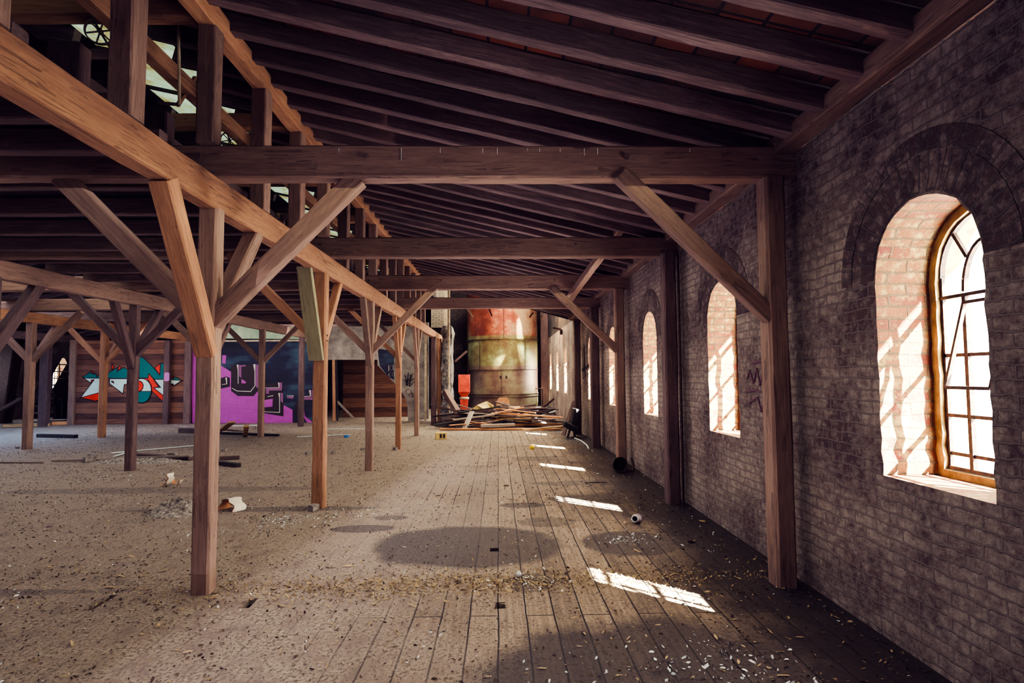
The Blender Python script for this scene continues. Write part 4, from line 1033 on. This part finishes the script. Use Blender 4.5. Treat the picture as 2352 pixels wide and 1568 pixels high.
# yellow carton
t = thing('yellow_carton', 'crumpled yellow cardboard carton on top of the heap', 'carton', at(1108, 950, Y=20.9))
Y0 = 20.9
pz = lambda x, y, d=0: at(x, y, Y=Y0+d)
MB().add([pz(1080, 941), pz(1133, 947), pz(1133, 932), pz(1118, 922, .2), pz(1096, 930)], [(0, 1, 2, 3, 4)]).build('carton_side', 'card', t)
MB().add([pz(1096, 930, -.01), pz(1118, 921, .3), pz(1134, 931, .2), pz(1112, 940, -.12)], [(0, 1, 2, 3)]).build('carton_flap', 'card', t)
MB().add([pz(1112, 940, -.12), pz(1134, 931, .2), pz(1133, 948, .1), pz(1112, 952, -.12)], [(0, 1, 2, 3)]).build('carton_end', 'card', t)
# black seat
c = at(1312, 1004, Z=0); t = thing('broken_chair', 'broken black seat slumped against the right wall', 'chair', c)
MB().box(c+Vector((0, .1, .28)), (.46, .45, .16), Matrix.Rotation(.5, 3, 'Y')).build('seat', 'seat', t, bevel=.03)
MB().box(c+Vector((.14, .25, .52)), (.20, .46, .50), Matrix.Rotation(.2, 3, 'Y')).build('backrest', 'seat', t, bevel=.03)
MB().bar(c+Vector((-.1, 0, 0)), c+Vector((0, .05, .3)), .03, n=8).build('leg', 'iron', t)
MB().bar(c+Vector((.12, .2, 0)), c+Vector((.1, .2, .3)), .03, n=8).build('leg', 'iron', t)
o = MB().tube([at(1320, 1006, Z=.02), at(1335, 1012, Z=.02), at(1348, 1022, Z=.03), at(1352, 1030, Z=.02)], .018).build('white_hose', 'pvc'); tag(o, 'short white hose curving over the floor near the black seat', 'hose')

# ---- litter
random.seed(5)
def dens(kind):
    while True:
        y = 2.2+22*(random.random()**1.9); x = random.uniform(-9.5-.2*y, 2.45)
        b = 0.35
        band = math.exp(-((y-4.95)/.42)**2)+math.exp(-((y-8.05)/.45)**2)+math.exp(-((y-11.2)/.4)**2)+math.exp(-((y-14.2)/.4)**2)
        b += .55*band
        if x > 1.3: b += .5
        if x < -1.8: b += .25+1.6*max(0, noise.noise(Vector((x*1.1, y*1.6, 3))))
        if noise.noise(Vector((x*1.7, y*1.7, 9 if kind else 4))) < -.1: b *= .35
        if random.random() < b: return x, y
def litter(name, n, smin, smax, mat, label, curl, kind=0, elong=1.6, fn=None):
    mb = MB()
    for _ in range(n):
        x, y = fn() if fn else dens(kind); s = random.uniform(smin, smax)*(random.random()**.7+.3); a = random.random()*2*pi
        e = s*random.uniform(1, elong); R = Matrix.Rotation(a, 3, 'Z') @ Matrix.Rotation(random.gauss(0, curl), 3, 'X') @ Matrix.Rotation(random.gauss(0, curl), 3, 'Y')
        c = Vector((x, y, .004+s*.22))
        pts = [R @ Vector(p) for p in ((-e, -s*.4, 0), (0, -s*.6, s*.3*random.random()), (e, -s*.2, 0), (e*.7, s*.5, s*.4*random.random()), (-e*.5, s*.6, 0))]
        q = [c+p for p in pts]
        for v in q: v.z = max(v.z, .001)
        mb.add(q, [(0, 1, 4), (1, 3, 4), (1, 2, 3)])
    return tag(mb.build(name, mat, origin=(0, 0, 0)), label, 'litter', kind='stuff')
litter('dirt_crumbs', 46000, .003, .012, 'leaf', 'dark crumbs and dry leaf litter strewn over the whole floor', .5)
litter('straw_litter', 11000, .003, .011, 'straw', 'straw and wood splinters lying in drifts across the floor', .3, elong=3)
litter('paint_flakes', 2600, .004, .014, 'white_chip', 'white paint flakes sprinkled over the whole floor', .5, kind=1)
litter('wood_chips', 900, .006, .019, 'straw', 'larger wood chips and splinters scattered among the litter', .25, elong=3.2)
def clus():
    cx, cy, sx_, sy_ = random.choice([(-2.25, 7.2, .28, .2), (-2.6, 7.1, .2, .25), (-1.8, 7.5, .3, .18), (1.35, 6.15, .18, .12), (.95, 3.1, .45, .3), (1.2, 3.55, .3, .15), (.2, 5.0, .15, .15), (-3.2, 6.6, .15, .1)])
    return random.gauss(cx, sx_), random.gauss(cy, sy_)
litter('paint_flakes', 900, .005, .014, 'white_chip', 'clusters of larger white flakes on bare boards near the posts and lower right', .6, fn=clus)
def clus2():
    x = random.gauss(0, 1.2); return x-.3, random.gauss(4.95, .16)+.05*x
litter('grass_litter', 4500, .004, .011, 'straw', 'band of yellowish chaff across the aisle before the first posts', .6, elong=2.2, fn=clus2)

# ------------------------------------------------------------------ light
w = bpy.data.worlds.new('World'); C.world = w; w.use_nodes = True
bg = w.node_tree.nodes['Background']; bg.inputs[0].default_value = (1.0, .98, .95, 1); bg.inputs[1].default_value = 22.0
def lamp(name, kind, loc, energy, col, rot=None, size=None, sizey=None, target=None, **kw):
    l = bpy.data.lights.new(name, kind); l.energy = energy; l.color = col
    if kind == 'AREA': l.shape = 'RECTANGLE'; l.size = size; l.size_y = sizey or size
    for k, v in kw.items(): setattr(l, k, v)
    o = bpy.data.objects.new(name, l); COL.objects.link(o); o.location = loc
    if target is not None: o.rotation_euler = (Vector(target)-Vector(loc)).to_track_quat('-Z', 'Y').to_euler()
    return o
sd = Vector((-.75, .66, -.82))
lamp('sun', 'SUN', (6, 0, 8), 320, (1, .95, .86), target=Vector((6, 0, 8))+sd, angle=.012)
# daylight just outside each window
for i, c in enumerate(WINY):
    lamp('window_daylight', 'AREA', (XW+.75, c, 1.95), 230, (1, .90, .80), size=1.3, sizey=2.0, target=(XW-1, c+.15, 1.5))
for i, c in enumerate(LWIN[:4]):
    lamp('window_daylight', 'AREA', (XLW-.75, c, 1.95), 130, (.55, .65, 1), size=1.3, sizey=2.0, target=(XLW+1, c, 1.6))
# unseen fill lamps added to brighten the aisles, roof, wall and partitions
lamp('hall_fill', 'AREA', (-2.5, -1.3, 3.0), 45, (.86, .74, .86), size=7, sizey=2.2, target=(-2.5, 6, 1.2))
lamp('aisle_fill', 'AREA', (-.2, 7.0, 3.25), 95, (1, .90, .62), size=3.6, sizey=9, target=(-.2, 7.0, 0))
lamp('aisle_fill', 'AREA', (-.2, 16.0, 3.25), 150, (1, .84, .56), size=3.6, sizey=8, target=(-.2, 16, 0))
lamp('left_fill', 'AREA', (-9.0, 9.0, 3.9), 190, (.96, .88, .80), size=3.6, sizey=12, target=(-9, 9, 0))
lamp('left_fill', 'AREA', (-4.6, 9.5, 3.25), 100, (.96, .86, .80), size=3.6, sizey=13, target=(-4.6, 9.5, 0))
lamp('left_fill', 'AREA', (-13.5, 16.0, 4.0), 150, (.8, .80, 1), size=3.6, sizey=8, target=(-13.5, 17, 0))
lamp('blue_fill', 'AREA', (-15.2, 17.6, 3.0), 170, (.22, .48, 1), size=3.2, sizey=3.5, target=(-15.2, 17.6, 0))  # lamp added indoors, standing in for blue window light on the floor
lamp('wall_wash', 'AREA', (-9.5, 18.8, 2.9), 130, (1, .88, .86), size=9, sizey=1.2, target=(-9.5, 22.4, 1.3))
lamp('stair_wash', 'AREA', (-4.5, 19.4, 3.0), 26, (1, .86, .76), size=2, sizey=.8, target=(-4.5, 23, 1.4))
lamp('tank_top_fill', 'AREA', (.3, 24.2, 8.4), 1500, (1, .90, .74), size=4.2, sizey=6, target=(.3, 25.0, 0))  # lamp added under the closed bay roof in place of light from above
lamp('sun_patch_spot', 'SPOT', (1.05, 26.55, 8.0), 30000, (1, .93, .80), target=(1.0, 27.30, 4.0), spot_size=radians(5), spot_blend=.5, shadow_soft_size=.02)  # spot lamps added inside to imitate sun patches on the tank
lamp('sun_patch_spot', 'SPOT', (2.1, 26.5, 4.4), 9000, (1, .84, .62), target=(-.45, 27.2, 1.95), spot_size=radians(9), spot_blend=.6, shadow_soft_size=.02)
lamp('tank_warm_fill', 'POINT', (1.6, 23.6, 4.2), 260, (1, .62, .30), shadow_soft_size=.4)  # unseen warm lamp added to tint the end of the right wall
lamp('roof_fill', 'AREA', (-.4, 9.5, .6), 72, (.78, .66, .86), size=4, sizey=16, target=(-.4, 9, 6))
lamp('roof_fill', 'AREA', (-6, 9, .6), 50, (.80, .68, .84), size=6, sizey=16, target=(-6, 9, 6))
lamp('wall_fill', 'AREA', (-1.8, 7.5, 1.5), 95, (.92, .80, .92), size=13, sizey=2.2, target=(3, 7, .9))
lamp('upright_fill', 'AREA', (-1.2, 6.5, 4.1), 4, (1, .72, .5), size=.5, sizey=8, target=(-4, 6.5, 4.1))

# ------------------------------------------------------------------ camera
cd = bpy.data.cameras.new('camera'); cam = bpy.data.objects.new('camera', cd); COL.objects.link(cam)
cd.sensor_width = 36; cd.sensor_fit = 'HORIZONTAL'; cd.lens = 36*FPX/2352; cd.clip_start = .05; cd.clip_end = 200
m = Matrix((_R, _U, -_F)).transposed().to_4x4(); m.translation = (0, 0, HC); cam.matrix_world = m
C.camera = cam
C.view_settings.view_transform = 'AgX'; C.view_settings.look = 'AgX - High Contrast'; C.view_settings.exposure = .24
vs = C.view_settings; vs.use_curve_mapping = True
cm = vs.curve_mapping
for i, pts in ((2, [(0, .008), (.06, .067), (1, .84)]), (0, [(0, .003), (.06, .060), (1, .97)]), (1, [(0, .0005), (.06, .058), (1, 1)])):
    cu = cm.curves[i]
    cu.points[0].location = pts[0]; cu.points[-1].location = pts[-1]; cu.points.new(*pts[1])
cm.update()
C.cycles.max_bounces = 8; C.cycles.diffuse_bounces = 4; C.cycles.transparent_max_bounces = 12
C.cycles.sample_clamp_indirect = 6; C.cycles.caustics_reflective = False; C.cycles.caustics_refractive = False
C.cycles.use_denoising = True
